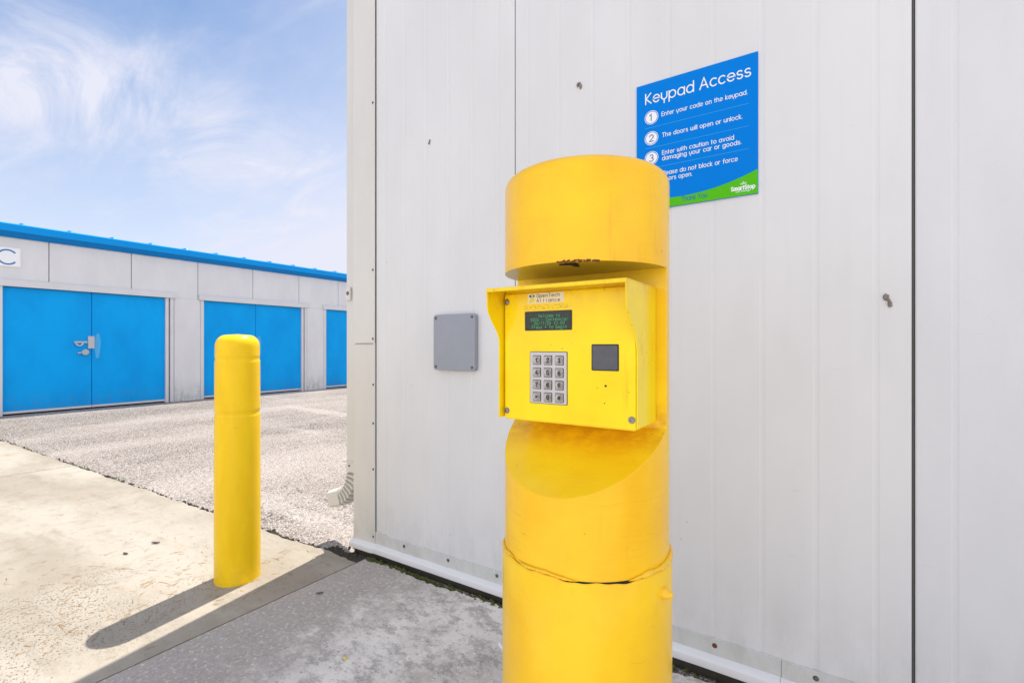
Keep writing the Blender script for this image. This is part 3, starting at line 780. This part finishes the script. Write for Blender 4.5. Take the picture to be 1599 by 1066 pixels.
# ------------------------------------------------------------------ yellow keypad post (big notched pipe in a sleeve)
PX, PY, PR = -0.4065, 0.893, 0.1615
PT, NT_, NB0, NB1 = 1.418, 1.243, 0.838, 0.948      # top, notch roof, notch sill front, notch sill back
kp = thing('keypad_post', 'thick yellow steel pipe post with a notch holding the keypad box', 'post', (PX, PY, 0))
def boolean_notch():
    m = MB()
    m.lathe([(PR, 0.60), (PR, 0.75), (PR, 0.9), (PR, 1.05), (PR, 1.2), (PR, PT - 0.012)] + [(PR - 0.020 * (1 - math.cos(R(q))), PT - 0.012 + 0.022 * math.sin(R(q))) for q in (15, 30, 45, 60, 75, 90)] + [(PR * .5, PT + 0.016)], (PX, PY, 0), 128)
    a = bpy.data.objects.new('notch_a', m.mesh('notch_a', (PX, PY, 0), 0)); COL.objects.link(a)
    c = MB()
    k = (NB1 - NB0) / PR
    c.prism([(PY, NT_), (PY - 0.4, NT_), (PY - 0.4, NB1 - k * 0.4), (PY, NB1)], (PX - 0.5, 0, 0), YA, ZA, XA)
    b = bpy.data.objects.new('notch_b', c.mesh('notch_b', (PX, PY, 0), 0)); COL.objects.link(b)
    md = a.modifiers.new('b', 'BOOLEAN'); md.object = b; md.operation = 'DIFFERENCE'; md.solver = 'EXACT'
    dg = bpy.context.evaluated_depsgraph_get()
    me = bpy.data.meshes.new_from_object(a.evaluated_get(dg))
    for o in (a, b): bpy.data.objects.remove(o)
    return me
me = boolean_notch()
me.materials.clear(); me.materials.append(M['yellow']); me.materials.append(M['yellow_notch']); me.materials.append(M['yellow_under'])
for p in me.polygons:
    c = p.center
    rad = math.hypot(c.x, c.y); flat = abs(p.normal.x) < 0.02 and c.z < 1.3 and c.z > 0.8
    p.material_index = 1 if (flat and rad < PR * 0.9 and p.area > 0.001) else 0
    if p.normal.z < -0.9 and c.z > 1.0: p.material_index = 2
    p.use_smooth = True
me.set_sharp_from_angle(angle=R(30))
pipe = link('notched_pipe', me, kp)
bv = pipe.modifiers.new('bevel', 'BEVEL'); bv.width = 0.0022; bv.segments = 2; bv.limit_method = 'ANGLE'; bv.angle_limit = R(45)
# lower sleeve, open at the top, with an uneven rim
SR = 0.1665
m = MB(); rings = []
seg = 160
def rimz(k): 
    a = 2 * math.pi * k / seg
    return 0.703 + 0.0022 * math.sin(3 * a + 1) + 0.0015 * math.sin(11 * a) + 0.0008 * math.sin(29 * a)
def cring(r, zf): return [Vector((PX + r * math.cos(2 * math.pi * k / seg), PY + r * math.sin(2 * math.pi * k / seg), zf(k))) for k in range(seg)]
m.loft([cring(SR, lambda k: -0.02), cring(SR, lambda k: 0.35), cring(SR, lambda k: 0.6), cring(SR, lambda k: rimz(k) - 0.004), cring(SR - 0.0015, lambda k: rimz(k) - 0.001), cring(SR - 0.003, rimz), cring(SR - 0.0045, lambda k: rimz(k) - 0.002), cring(SR - 0.0045, lambda k: 0.65), cring(PR - 0.002, lambda k: 0.648)])
m.build('sleeve', M['yellow_low'], kp, smooth=40)
# ragged bead of painted caulk round the rim, missing at the front where the gap shows dark
m = MB()
def bead(a0, a1, r0, n):
    pts = []; rad = []
    for i in range(n + 1):
        a = R(a0 + (a1 - a0) * i / n)
        k = (math.degrees(a) / 360 * seg) % seg
        fade = min(1, i / 6, (n - i) / 6)
        pts.append((PX + (PR + 0.0022) * math.cos(a), PY + (PR + 0.0022) * math.sin(a), 0.703 + 0.0022 * math.sin(3 * a + 1) + 0.0015 * math.sin(11 * a) + 0.0035))
        rad.append(max(0.0005, r0 * (0.12 + 0.88 * fade) * random.uniform(0.65, 1.25)))
    m.tube(pts, r0, 8, radii=rad)
bead(-39, 150, 0.0050, 90)       # thick on the right
bead(205, 243, 0.0032, 26)
bead(246, 290, 0.0030, 30)
m.build('caulk_bead', M['caulk'], kp, smooth=60)
m = MB(); m.lathe([(PR + 0.0003, 0), (PR + 0.0012, 0.0), (PR + 0.0012, 0.006), (PR + 0.0003, 0.0065)], (PX, PY, 0.697), 128, caps=False)
m.build('rim_gap', M['rust_dark'], kp)
# hole rusted through under the notch roof and its flaked lip
def patch(n, rx, ry, seed, ex=0.3):
    rnd = random.Random(seed)
    return [(rx * math.cos(2 * math.pi * k / n) * (1 + rnd.uniform(-ex, ex)), ry * math.sin(2 * math.pi * k / n) * (1 + rnd.uniform(-ex, ex))) for k in range(n)]
m = MB()
a = R(-77)
cx_, cy_ = PX + 0.140 * math.cos(a), PY + 0.140 * math.sin(a)
m.prism(patch(26, 0.017, 0.008, 4), (cx_, cy_, NT_ - 0.0012), XA, YA, ZA * 0.0008)
m.prism(patch(16, 0.006, 0.016, 6), (cx_ + 0.004, cy_ + 0.014, NT_ - 0.0016), XA, YA, ZA * 0.001)
m.build('rust_hole', M['rust_dark'], kp, smooth=0)
m = MB()
rnd = random.Random(3)
for i in range(30):
    a = R(-82 + 25 * i / 29 + rnd.uniform(-.6, .6))
    r_ = PR - 0.001
    m.blob((PX + r_ * math.cos(a), PY + r_ * math.sin(a), NT_ + 0.0006 + rnd.uniform(-.001, .0015)), rnd.uniform(.0015, .004), 0.0022, rnd.uniform(.0008, .0022), seed=i)
m.build('rust_flakes', M['rust'], kp)
# clamp bolt on the right of the sleeve
m = MB()
bdir = Vector((0.86, -0.18, 0)).normalized()
bd = Vector((math.cos(R(-10)), math.sin(R(-10)), 0))
m.lathe([(0.0105, -0.004), (0.0105, 0.004), (0.0095, 0.006), (0.0075, 0.009), (0.006, 0.014), (0.004, 0.0175), (0, 0.018)], Vector((PX, PY, 0.662)) + bd * SR, 20, bd)
m.build('bolt', M['caulk'], kp)

# ------------------------------------------------------------------ keypad box
FX0, FX1, FY, FZ0, FZ1 = -0.531, -0.266, 0.785, 0.957, 1.205
FC = (FX0 + FX1) / 2; FCZ = (FZ0 + FZ1) / 2
kb = thing('keypad_box', 'bright yellow metal keypad box with hood, screen and steel keys in the post notch', 'keypad', (FC, PY, FZ0))
m = MB(); m.rbox((FC, PY - 0.001, FCZ), XA, ZA, -YA, FX1 - FX0, FZ1 - FZ0, PY - 0.001 - FY - 0.006, 0.004); m.build('housing', M['yellow_box'], kb)
m = MB(); m.rbox((FC + 0.0005, FY + 0.0058, FCZ - 0.001), XA, ZA, -YA, FX1 - FX0 - 0.001, FZ1 - FZ0 - 0.006, 0.0058, 0.004, front_bevel=0.003); m.build('face_plate', M['yellow_box'], kb)
# hood: top sheet with two S-curved cheeks
hm = MB()
HX0, HX1, HZ = FX0 - 0.0042, FX1 + 0.0010, FZ1 + 0.0020
th = 0.0022
def cheek():
    P = [(PY - 0.004, FZ0 + 0.004)]
    P += [(FY - 0.012, FZ0 + 0.004), (FY - 0.012, FZ0 + 0.150)]
    n = 10
    for k in range(1, n + 1):
        f = k / n; s = f * f * (3 - 2 * f)
        P.append((FY - 0.012 - 0.040 * s, FZ0 + 0.150 + 0.068 * f))
    P += [(FY - 0.053, HZ - 0.010), (FY - 0.053, HZ)]
    P += [(PY - 0.004, HZ)]
    return P
hm.prism(cheek(), (HX0, 0, 0), YA, ZA, XA * th)
def cheek_r():
    P = [(PY - 0.004, FZ0 + 0.004), (FY + 0.002, FZ0 + 0.004), (FY + 0.002, FZ0 + 0.135)]
    n = 12
    for k in range(1, n + 1):
        f = k / n; s = f * f * (3 - 2 * f)
        P.append((FY + 0.002 - 0.054 * s, FZ0 + 0.135 + 0.085 * f))
    P += [(FY - 0.053, HZ - 0.010), (FY - 0.053, HZ), (PY - 0.004, HZ)]
    return P
hm.prism(cheek_r(), (HX1 - 0.0005, 0, 0), YA, ZA, XA * th)
hm.prism([(FY - 0.0545, HZ + 0.0004), (FY - 0.0545, HZ - 0.0065), (FY - 0.0525, HZ - 0.0065), (FY - 0.0525, HZ - 0.002), (PY - 0.004, HZ - 0.002), (PY - 0.004, HZ + 0.0004)], (HX0 - 0.0006, 0, 0), YA, ZA, XA * (HX1 - HX0 + th + 0.0012))
hm.build('hood', M['yellow_box'], kb, smooth=30, bevel=0.0007)
# screen
lx0, lx1, lz0, lz1 = -0.482, -0.383, 1.129, 1.165
m = MB()
m.rbox(((lx0 + lx1) / 2, FY - 0.0002, (lz0 + lz1) / 2), XA, ZA, -YA, lx1 - lx0, lz1 - lz0, 0.0008, 0.002)
scr = m.build('screen', M['black'], kb)
m = MB(); m.add([(lx0 + .004, FY - .0014, lz0 + .003), (lx1 - .002, FY - .0014, lz0 + .003), (lx1 - .002, FY - .0014, lz1 - .002), (lx0 + .004, FY - .0014, lz1 - .002)], [(0, 1, 2, 3)])
m.build('glass', M['lcd'], scr, smooth=0)
m = MB()
for i, s in enumerate(('Welcome to', '8006 - Centennial', '26/11/26 12:00', 'Press * to Begin')):
    mono = 0.86; h = 0.0054
    W = len(s) * mono * h
    write(m, s if i != 3 else 'Press * to begin', -0.4295 - W / 2, 1.1535 - i * 0.0070, FY - 0.0017, h, 0.13, mono=mono)
m.build('screen_text', M['lcd_text'], scr, smooth=0)
# sticker
m = MB(); m.rbox((-0.4375, FY - 0.0001, 1.1893), XA, ZA, -YA, 0.077, 0.0185, 0.0005, 0.0006); st = m.build('sticker', M['label'], kb)
m = MB()
for s, zb in (('OpenTech', 1.1910), ('Alliance.', 1.1820)):
    write(m, s, -0.4570, zb, FY - 0.0009, 0.0062, 0.13, mono=1.02)
q = [(-0.4665 + 0.0062 * math.cos(2 * math.pi * k / 24), 1.1940 + 0.0027 * math.sin(2 * math.pi * k / 24)) for k in range(24)]
q2 = [(-0.4660 + 0.0030 * math.cos(2 * math.pi * k / 24), 1.1942 + 0.0018 * math.sin(2 * math.pi * k / 24)) for k in range(24)]
m.loft([[Vector((a, FY - .0009, b)) for a, b in q], [Vector((a, FY - .0009, b)) for a, b in q2]])
m.build('sticker_print', M['ink'], st, smooth=0)
m = MB(); m.add([(-0.4745, FY - .0008, 1.1815), (-0.4615, FY - .0008, 1.1815), (-0.4595, FY - .0008, 1.1895), (-0.4695, FY - .0008, 1.1885)], [(0, 1, 2, 3)])
m.build('sticker_stain', M['label_y'], st, smooth=0)
# keypad
kx0, kx1, kz0, kz1 = -0.471, -0.392, 0.9925, 1.0895
m = MB(); m.rbox(((kx0 + kx1) / 2, FY - 0.0001, (kz0 + kz1) / 2), XA, ZA, -YA, kx1 - kx0, kz1 - kz0, 0.0006, 0.002); m.build('keypad_gasket', M['black'], kb)
m = MB(); m.rbox(((kx0 + kx1) / 2, FY - 0.0004, (kz0 + kz1) / 2), XA, ZA, -YA, kx1 - kx0 - 0.0022, kz1 - kz0 - 0.0022, 0.0012, 0.0014); kpl = m.build('keypad', M['keyplate'], kb)
names = '123456789*0#'
for i, ch in enumerate(names):
    x = -0.455 + 0.0236 * (i % 3); z = 1.0735 - 0.0228 * (i // 3)
    m = MB()
    m.rbox((x, FY - 0.0012, z), XA, ZA, -YA, 0.0176, 0.0176, 0.0008, 0.0016, mi=1)
    m.rbox((x, FY - 0.0016, z), XA, ZA, -YA, 0.0158, 0.0158, 0.0022, 0.0014, front_bevel=0.0008)
    m.lathe([(0.0072, -0.0002), (0.0069, 0.0006), (0.0062, 0.0007), (0.0046, -0.0004), (0.0025, -0.0009), (0.0, -0.0010)], (x, FY - 0.0042, z), 20, (0, -1, 0), caps=False)
    w = G[ch][0] * 0.0062
    write(m, ch, x - w / 2, z - 0.0034, FY - 0.0050, 0.0066, 0.20, mi=1)
    m.build('key', [M['key'], M['ink']], kpl, smooth=30)
m = MB(); m.rbox((-0.320, FY - 0.0001, 1.080), XA, ZA, -YA, 0.050, 0.046, 0.0006, 0.002); m.build('reader_gasket', M['black'], kb)
m = MB(); m.rbox((-0.320, FY - 0.0004, 1.080), XA, ZA, -YA, 0.046, 0.042, 0.0016, 0.0016, front_bevel=0.0006); m.build('card_reader', M['reader'], kb)
for x, z in ((-0.526 + 0.002, 1.1855), (-0.2745, 1.1845), (-0.526 + 0.002, 0.974), (-0.2725, 0.976)):
    m = MB()
    m.lathe([(0.0062, 0.0), (0.0062, 0.0006), (0.0050, 0.0009), (0.0046, 0.0030), (0.0036, 0.0036), (0.0022, 0.0036), (0.0020, 0.0016), (0.0, 0.0014)], (x, FY, z), 18, (0, -1, 0))
    m.build('screw', M['boxscrew'], kb)
for x, z, r_ in ((-0.319, 1.031, 0.0017), (-0.321, 1.001, 0.0009)):
    m = MB(); m.lathe([(r_ * 1.3, 0), (r_, 0.0003), (0, 0.00032)], (x, FY - 0.0001, z), 12, (0, -1, 0)); m.build('drilled_hole', M['ink'], kb)

# ------------------------------------------------------------------ plain bollard
BX, BY, BR, BH = -2.347, 1.207, 0.0955, 1.155
m = MB()
prof = [(BR + 0.002, -0.01), (BR + 0.002, 0.30), (BR + 0.001, 0.70), (BR + 0.0008, 0.768), (BR + 0.0006, 0.774), (BR - 0.002, 0.780), (BR - 0.002, 0.792), (BR + 0.0004, 0.798), (BR + 0.0003, 0.806), (BR - 0.0003, 1.020), (BR - 0.0004, 1.028),
        (BR - 0.0028, 1.034), (BR - 0.0028, 1.046), (BR - 0.0012, 1.051), (BR - 0.0014, 1.058), (BR - 0.002, 1.094), (BR - 0.002, 1.10)]
for k in range(1, 9):
    a = R(90 * k / 8); prof.append((BR - 0.002 - 0.045 * (1 - math.cos(a)), 1.10 + 0.052 * math.sin(a)))
prof.append((0.0, BH + 0.001))
m.lathe(prof, (BX, BY, 0), 72)
bo = thing('bollard', 'slim round-topped yellow plastic bollard on the pale walkway', 'bollard', (BX, BY, 0))
m.build('bollard_sleeve', M['bollard'], bo, smooth=40)
m = MB()
bang = math.atan2(-BY, -BX) + R(6)
nrm = Vector((math.cos(bang), math.sin(bang), 0)); tan = Vector((-nrm.y, nrm.x, 0))
m.rbox(Vector((BX, BY, 0.655)) + nrm * (BR - 0.0008), tan, ZA, nrm, 0.026, 0.088, 0.0026, 0.004, front_bevel=0.0012)
m.build('moulded_panel', M['bollard'], bo)

# ------------------------------------------------------------------ far storage building with blue doors
FXW = -11.0
fb = thing('storage_units', 'long low white storage building with blue double doors and blue roof edge across the yard', 'building', (FXW, 2.0, 0))
Y0, Y1 = -4.2, 20.0
P0, PER = 1.993, 2.964
ks = [-2, -1, 0, 1, 2, 3, 4, 5]
# piers and the band above the doors, butted panels with open seams
for k in ks:
    a = P0 + PER * k
    m = MB(); m.box((FXW - 0.12, a + 2.415, -0.02), (FXW, a + PER - 0.068, 2.07))
    m.build('pier', M['far_wall'], fb, smooth=0)
seams = [1.39 + 1.1515 * k for k in range(-5, 16)]
for a, b in zip(seams[:-1], seams[1:]):
    m = MB(); m.box((FXW - 0.10, a + 0.006, 2.072), (FXW - 0.002, b - 0.006, 2.95))
    m.build('wall_panel', M['far_wall'], fb, smooth=0)
m = MB(); m.box((-19.0, seams[0], -0.02), (FXW - 0.125, seams[-1], 2.95)); m.build('wall_core', M['dark'], fb, smooth=0)
m = MB(); m.prism([(FXW + 0.16, 2.925), (FXW + 0.16, 3.035), (FXW + 0.10, 3.060), (-19.2, 3.5), (-19.2, 3.3), (FXW + 0.10, 2.90)], (0, seams[0] - 0.2, 0), XA, ZA, YA * (seams[-1] - seams[0] + 0.4))
rf = m.build('roof', M['roofblue'], fb, smooth=0)
m = MB(); m.prism([(FXW - 0.001, 2.846), (FXW + 0.025, 2.842), (FXW + 0.150, 2.921), (FXW + 0.10, 2.899), (FXW - 0.001, 2.948)], (0, seams[0] - 0.15, 0), XA, ZA, YA * (seams[-1] - seams[0] + 0.3))
m.build('soffit_trim', M['roofblue2'], fb, smooth=0)
y = seams[0]
while y < seams[-1]:
    m = MB(); m.prism([(FXW + 0.145, 3.036), (FXW + 0.10, 3.085), (-19.0, 3.52), (-19.0, 3.49), (FXW + 0.10, 3.055)], (0, y, 0), XA, ZA, YA * 0.03); y += 0.596
    m.build('roof_rib', M['roofblue'], rf, smooth=0)
for k in ks:
    a = P0 + PER * k
    h_ = MB()
    h_.box((FXW - 0.02, a - 0.10, 2.058), (FXW + 0.045, a + 2.44, 2.165)); h_.box((FXW - 0.02, a - 0.10, 2.166), (FXW + 0.012, a + 2.44, 2.182))
    h_.build('door_header', M['far_trim'], fb, smooth=0, bevel=0.004)
    for ja, jb_, jx in ((-0.065, -0.002, 0.012), (2.262, 2.315, 0.006), (2.34, 2.40, 0.016)):
        j = MB(); j.box((FXW - 0.10, a + ja, -0.02), (FXW + jx, a + jb_, 2.057))
        j.build('door_jamb', M['far_trim'], fb, smooth=0)
    for s in (0, 1):
        y0, y1 = (a, a + 1.118) if s == 0 else (a + 1.126, a + 2.26)
        d = MB(); d.box((FXW - 0.075, y0, 0.045), (FXW - 0.032, y1, 2.052))
        dd = d.build('door', M['door'], fb, smooth=0, bevel=0.003)
        d = MB(); d.box((FXW - 0.080, y0, 0.006), (FXW - 0.022, y1, 0.043)); d.build('kick_strip', M['far_trim'], dd, smooth=0)
        if s == 0:
            dl = dd
        else:
            dr_ = dd
    if k in (0, 1, -1):
        yc = a + 1.122
        d = MB()
        d.box((FXW - 0.0325, yc - 0.245, 1.150), (FXW - 0.014, yc - 0.060, 1.185), 0)
        d.box((FXW - 0.0325, yc - 0.055, 1.055), (FXW - 0.008, yc + 0.035, 1.275), 1)
        d.build('slide_latch', [M['steel'], M['keyplate']], dl, smooth=0, bevel=0.003)
        d = MB()
        d.lathe([(0.0, -0.018), (0.052, -0.018), (0.055, -0.012), (0.055, 0.012), (0.050, 0.018), (0, 0.018)], (FXW - 0.012, yc - 0.095, 0.990), 20, (1, 0, 0))
        d.tube([(FXW - 0.012, yc - 0.145, 0.98), (FXW - 0.012, yc - 0.20, 0.975)], 0.014)
        d.tube([(FXW - 0.010, yc - 0.175 + 0.045 * math.cos(R(q)), 1.150 + 0.045 * math.sin(R(q))) for q in range(180, 361, 20)], 0.014)
        d.build('padlock', M['steel'], dl, smooth=40)
        d = MB()
        d.prism([(yc + 0.04, 1.02), (yc + 0.115, 0.99), (yc + 0.13, 1.18), (yc + 0.105, 1.33), (yc + 0.06, 1.31), (yc + 0.045, 1.2)], (FXW - 0.0318, 0, 0), YA, ZA, XA * 0.0015)
        d.prism([(yc + 0.06, 0.88), (yc + 0.10, 0.88), (yc + 0.115, 0.99), (yc + 0.045, 1.018)], (FXW - 0.0318, 0, 0), YA, ZA, XA * 0.0013)
        d.build('worn_patch', M['door_worn'], dr_, smooth=0)
# the lettered plate above the first door
ls = thing('letter_sign', 'small white sign with a blue letter C on the far building', 'sign', (FXW, 2.04, 2.39))
m = MB(); m.box((FXW - 0.001, 1.880, 2.375), (FXW + 0.012, 2.197, 2.680)); m.build('plate', M['white'], ls, smooth=0, bevel=0.002)
m = MB()
yy = [(0.112 * math.cos(R(42 + 276 * k / 40)), 0.114 * math.sin(R(42 + 276 * k / 40))) for k in range(41)]
stroke(m, yy, 0.024, lambda a, b: Vector((FXW + 0.0128, 2.045 + a, 2.525 + b)))
m.build('letter', M['letter_blue'], ls, smooth=0)

# ------------------------------------------------------------------ loose stuff on the ground
rnd = random.Random(11)
m = MB()
def blade(mb, x, y, z, L, w, ang, lift):
    d = Vector((math.cos(ang), math.sin(ang), 0)); s = Vector((-d.y, d.x, 0)); c = Vector((x, y, z))
    n = 4; vs = []; bend = rnd.uniform(-.25, .25)
    for i in range(n + 1):
        f = i / n; p = c + d * (L * (f - .5)) + s * (bend * L * (f - .5) ** 2) + ZA * (0.0012 + lift * math.sin(math.pi * f))
        ww = w * (1 - 0.6 * f)
        vs += [p - s * ww / 2, p + s * ww / 2 + ZA * 0.0006]
    mb.add(vs, [(2 * i, 2 * i + 2, 2 * i + 3, 2 * i + 1) for i in range(n)])
for i in range(430):
    u = rnd.random()
    if u < 0.62:
        t_ = rnd.random(); x = -2.18 - 1.15 * t_ + rnd.gauss(0, 0.18); y = 1.42 - 0.95 * t_ ** 0.8 + rnd.gauss(0, 0.22)
    elif u < 0.8:
        x = -2.55 + rnd.gauss(0, 0.16); y = 0.62 + rnd.gauss(0, 0.14)
    else:
        x = rnd.uniform(-5.5, -2.03); y = rnd.uniform(0.1, 1.55)
    if x > -2.02 or y > edge_y(x) - 0.02: continue
    blade(m, x, y, 0.0, rnd.uniform(0.008, 0.040) * (1.0 if rnd.random() < .85 else 2.0), rnd.uniform(0.0010, 0.0030), rnd.gauss(R(75), 0.9), rnd.uniform(0, 0.003))
tag(m.build('dry_grass', M['straw'], smooth=0), 'scattered dry straw blades lying on the pale walkway', 'straw', kind='stuff')
# dark grit and moss in the joints
m = MB()
for i in range(520):
    x = -2.03 - 6.2 * rnd.random() ** 1.6; y = edge_y(x) + 0.012 + rnd.gauss(0, 0.012)
    m.blob((x, y, -0.012), rnd.uniform(.004, .013), rnd.uniform(.004, .010), rnd.uniform(.004, .012), seed=i)
for i in range(200):
    x = rnd.uniform(-2.3, -2.0); y = 1.64 + abs(rnd.gauss(0, 0.03))
    m.blob((x, y, -0.014), rnd.uniform(.005, .014), rnd.uniform(.005, .011), rnd.uniform(.004, .011), seed=i)
tag(m.build('joint_grit', M['soil'], smooth=0), 'dark grit packed along the walkway edge', 'grit', kind='stuff')
m = MB()
for i in range(420):
    x = -1.98 + 1.25 * rnd.random() ** 1.7 if i < 300 else rnd.uniform(-1.2, 1.5)
    m.blob((x, 1.683 + rnd.gauss(0, 0.008), -0.006 + rnd.uniform(-.004, .006)), rnd.uniform(.004, .013), rnd.uniform(.004, .009), rnd.uniform(.004, .010), seed=i)
for i in range(26):
    m.blob((rnd.uniform(-2.26, -2.17), rnd.uniform(1.76, 1.90), -0.018), rnd.uniform(.004, .010), rnd.uniform(.004, .010), rnd.uniform(.004, .010), seed=i)
tag(m.build('moss', M['moss'], smooth=0), 'dark green moss growing in the joint under the wall', 'moss', kind='stuff')
# weeds along the far walkway edge
m = MB()
for i in range(420):
    x = rnd.uniform(-9.5, -5.2) if i < 330 else rnd.uniform(-5.2, -3.5)
    if math.sin(x * 5.1) + math.sin(x * 2.3) < -0.1 and rnd.random() < .8: continue
    y = edge_y(x) + 0.02 + rnd.gauss(0, 0.014); L = rnd.uniform(.015, .05)
    a = rnd.uniform(0, 6.28); d = Vector((math.cos(a), math.sin(a), rnd.uniform(.5, 1.6))).normalized(); s = d.cross(ZA).normalized() * 0.0025
    c = Vector((x, y, -0.018))
    m.add([c - s, c + s, c + d * L * .6 + s * .8, c + d * L, c + d * L * .6 - s * .8], [(0, 1, 2, 3, 4)])
tag(m.build('edge_weeds', M['weed'], smooth=0), 'low green weeds along the walkway edge', 'weeds', kind='stuff')
# a few single leaves and bits
def leaf(x, y, L, ang, label):
    mb = MB(); d = Vector((math.cos(ang), math.sin(ang), 0)); s = Vector((-d.y, d.x, 0)); c = Vector((x, y, 0.003))
    prof = ((-.5, .02), (-.3, .28), (0, .38), (.3, .25), (.5, .02)); vs = []
    for f, w in prof:
        vs += [c + d * L * f + s * L * w * .5 + ZA * (.004 * abs(f) + .003), c + d * L * f + ZA * .001, c + d * L * f - s * L * w * .5 + ZA * (.005 * abs(f) + .002)]
    fs = []
    for i in range(4):
        for q in (0, 1): fs.append((3 * i + q, 3 * i + 3 + q, 3 * i + 4 + q, 3 * i + 1 + q))
    mb.add(vs, fs)
    tag(mb.build('fallen_leaf', M['leaf'], None, org=c), label, 'leaf', 'leaves on the concrete')
def gp(px, py):
    a = (px - 799.5) / 752; d = 752 * 1.1 / (py - 540)
    return ((.8376 * a - .5463) * d, (.5463 * a + .8376) * d)
leaf(*gp(243, 848), 0.050, 0.5, 'dark dead leaf on the pale walkway left of the slim bollard')
leaf(*gp(196, 865), 0.040, 0.2, 'second dark dead leaf on the walkway, farther left of the bollard')
leaf(*gp(499, 927), 0.030, 0.8, 'thin dark leaf on the shaded grey driveway')
x, y = gp(539, 1028)
m = MB(); m.lathe([(0.0, 0), (0.006, 0.001), (0.0065, 0.003), (0.004, 0.0055), (0, 0.006)], (x, y, 0), 12)
tag(m.build('yellow_pellet', M['cap'], None, org=Vector((x, y, 0))), 'tiny yellow pellet lying on the grey driveway', 'litter')
x, y = gp(781, 1012)
m = MB(); m.tube([(x - 0.012, y + 0.012, 0.006), (x + 0.012, y - 0.006, 0.006)], 0.0055, 10)
tag(m.build('cigarette_butt', M['white'], None, org=Vector((x, y, 0))), 'white cigarette butt beside the foot of the keypad post', 'litter')
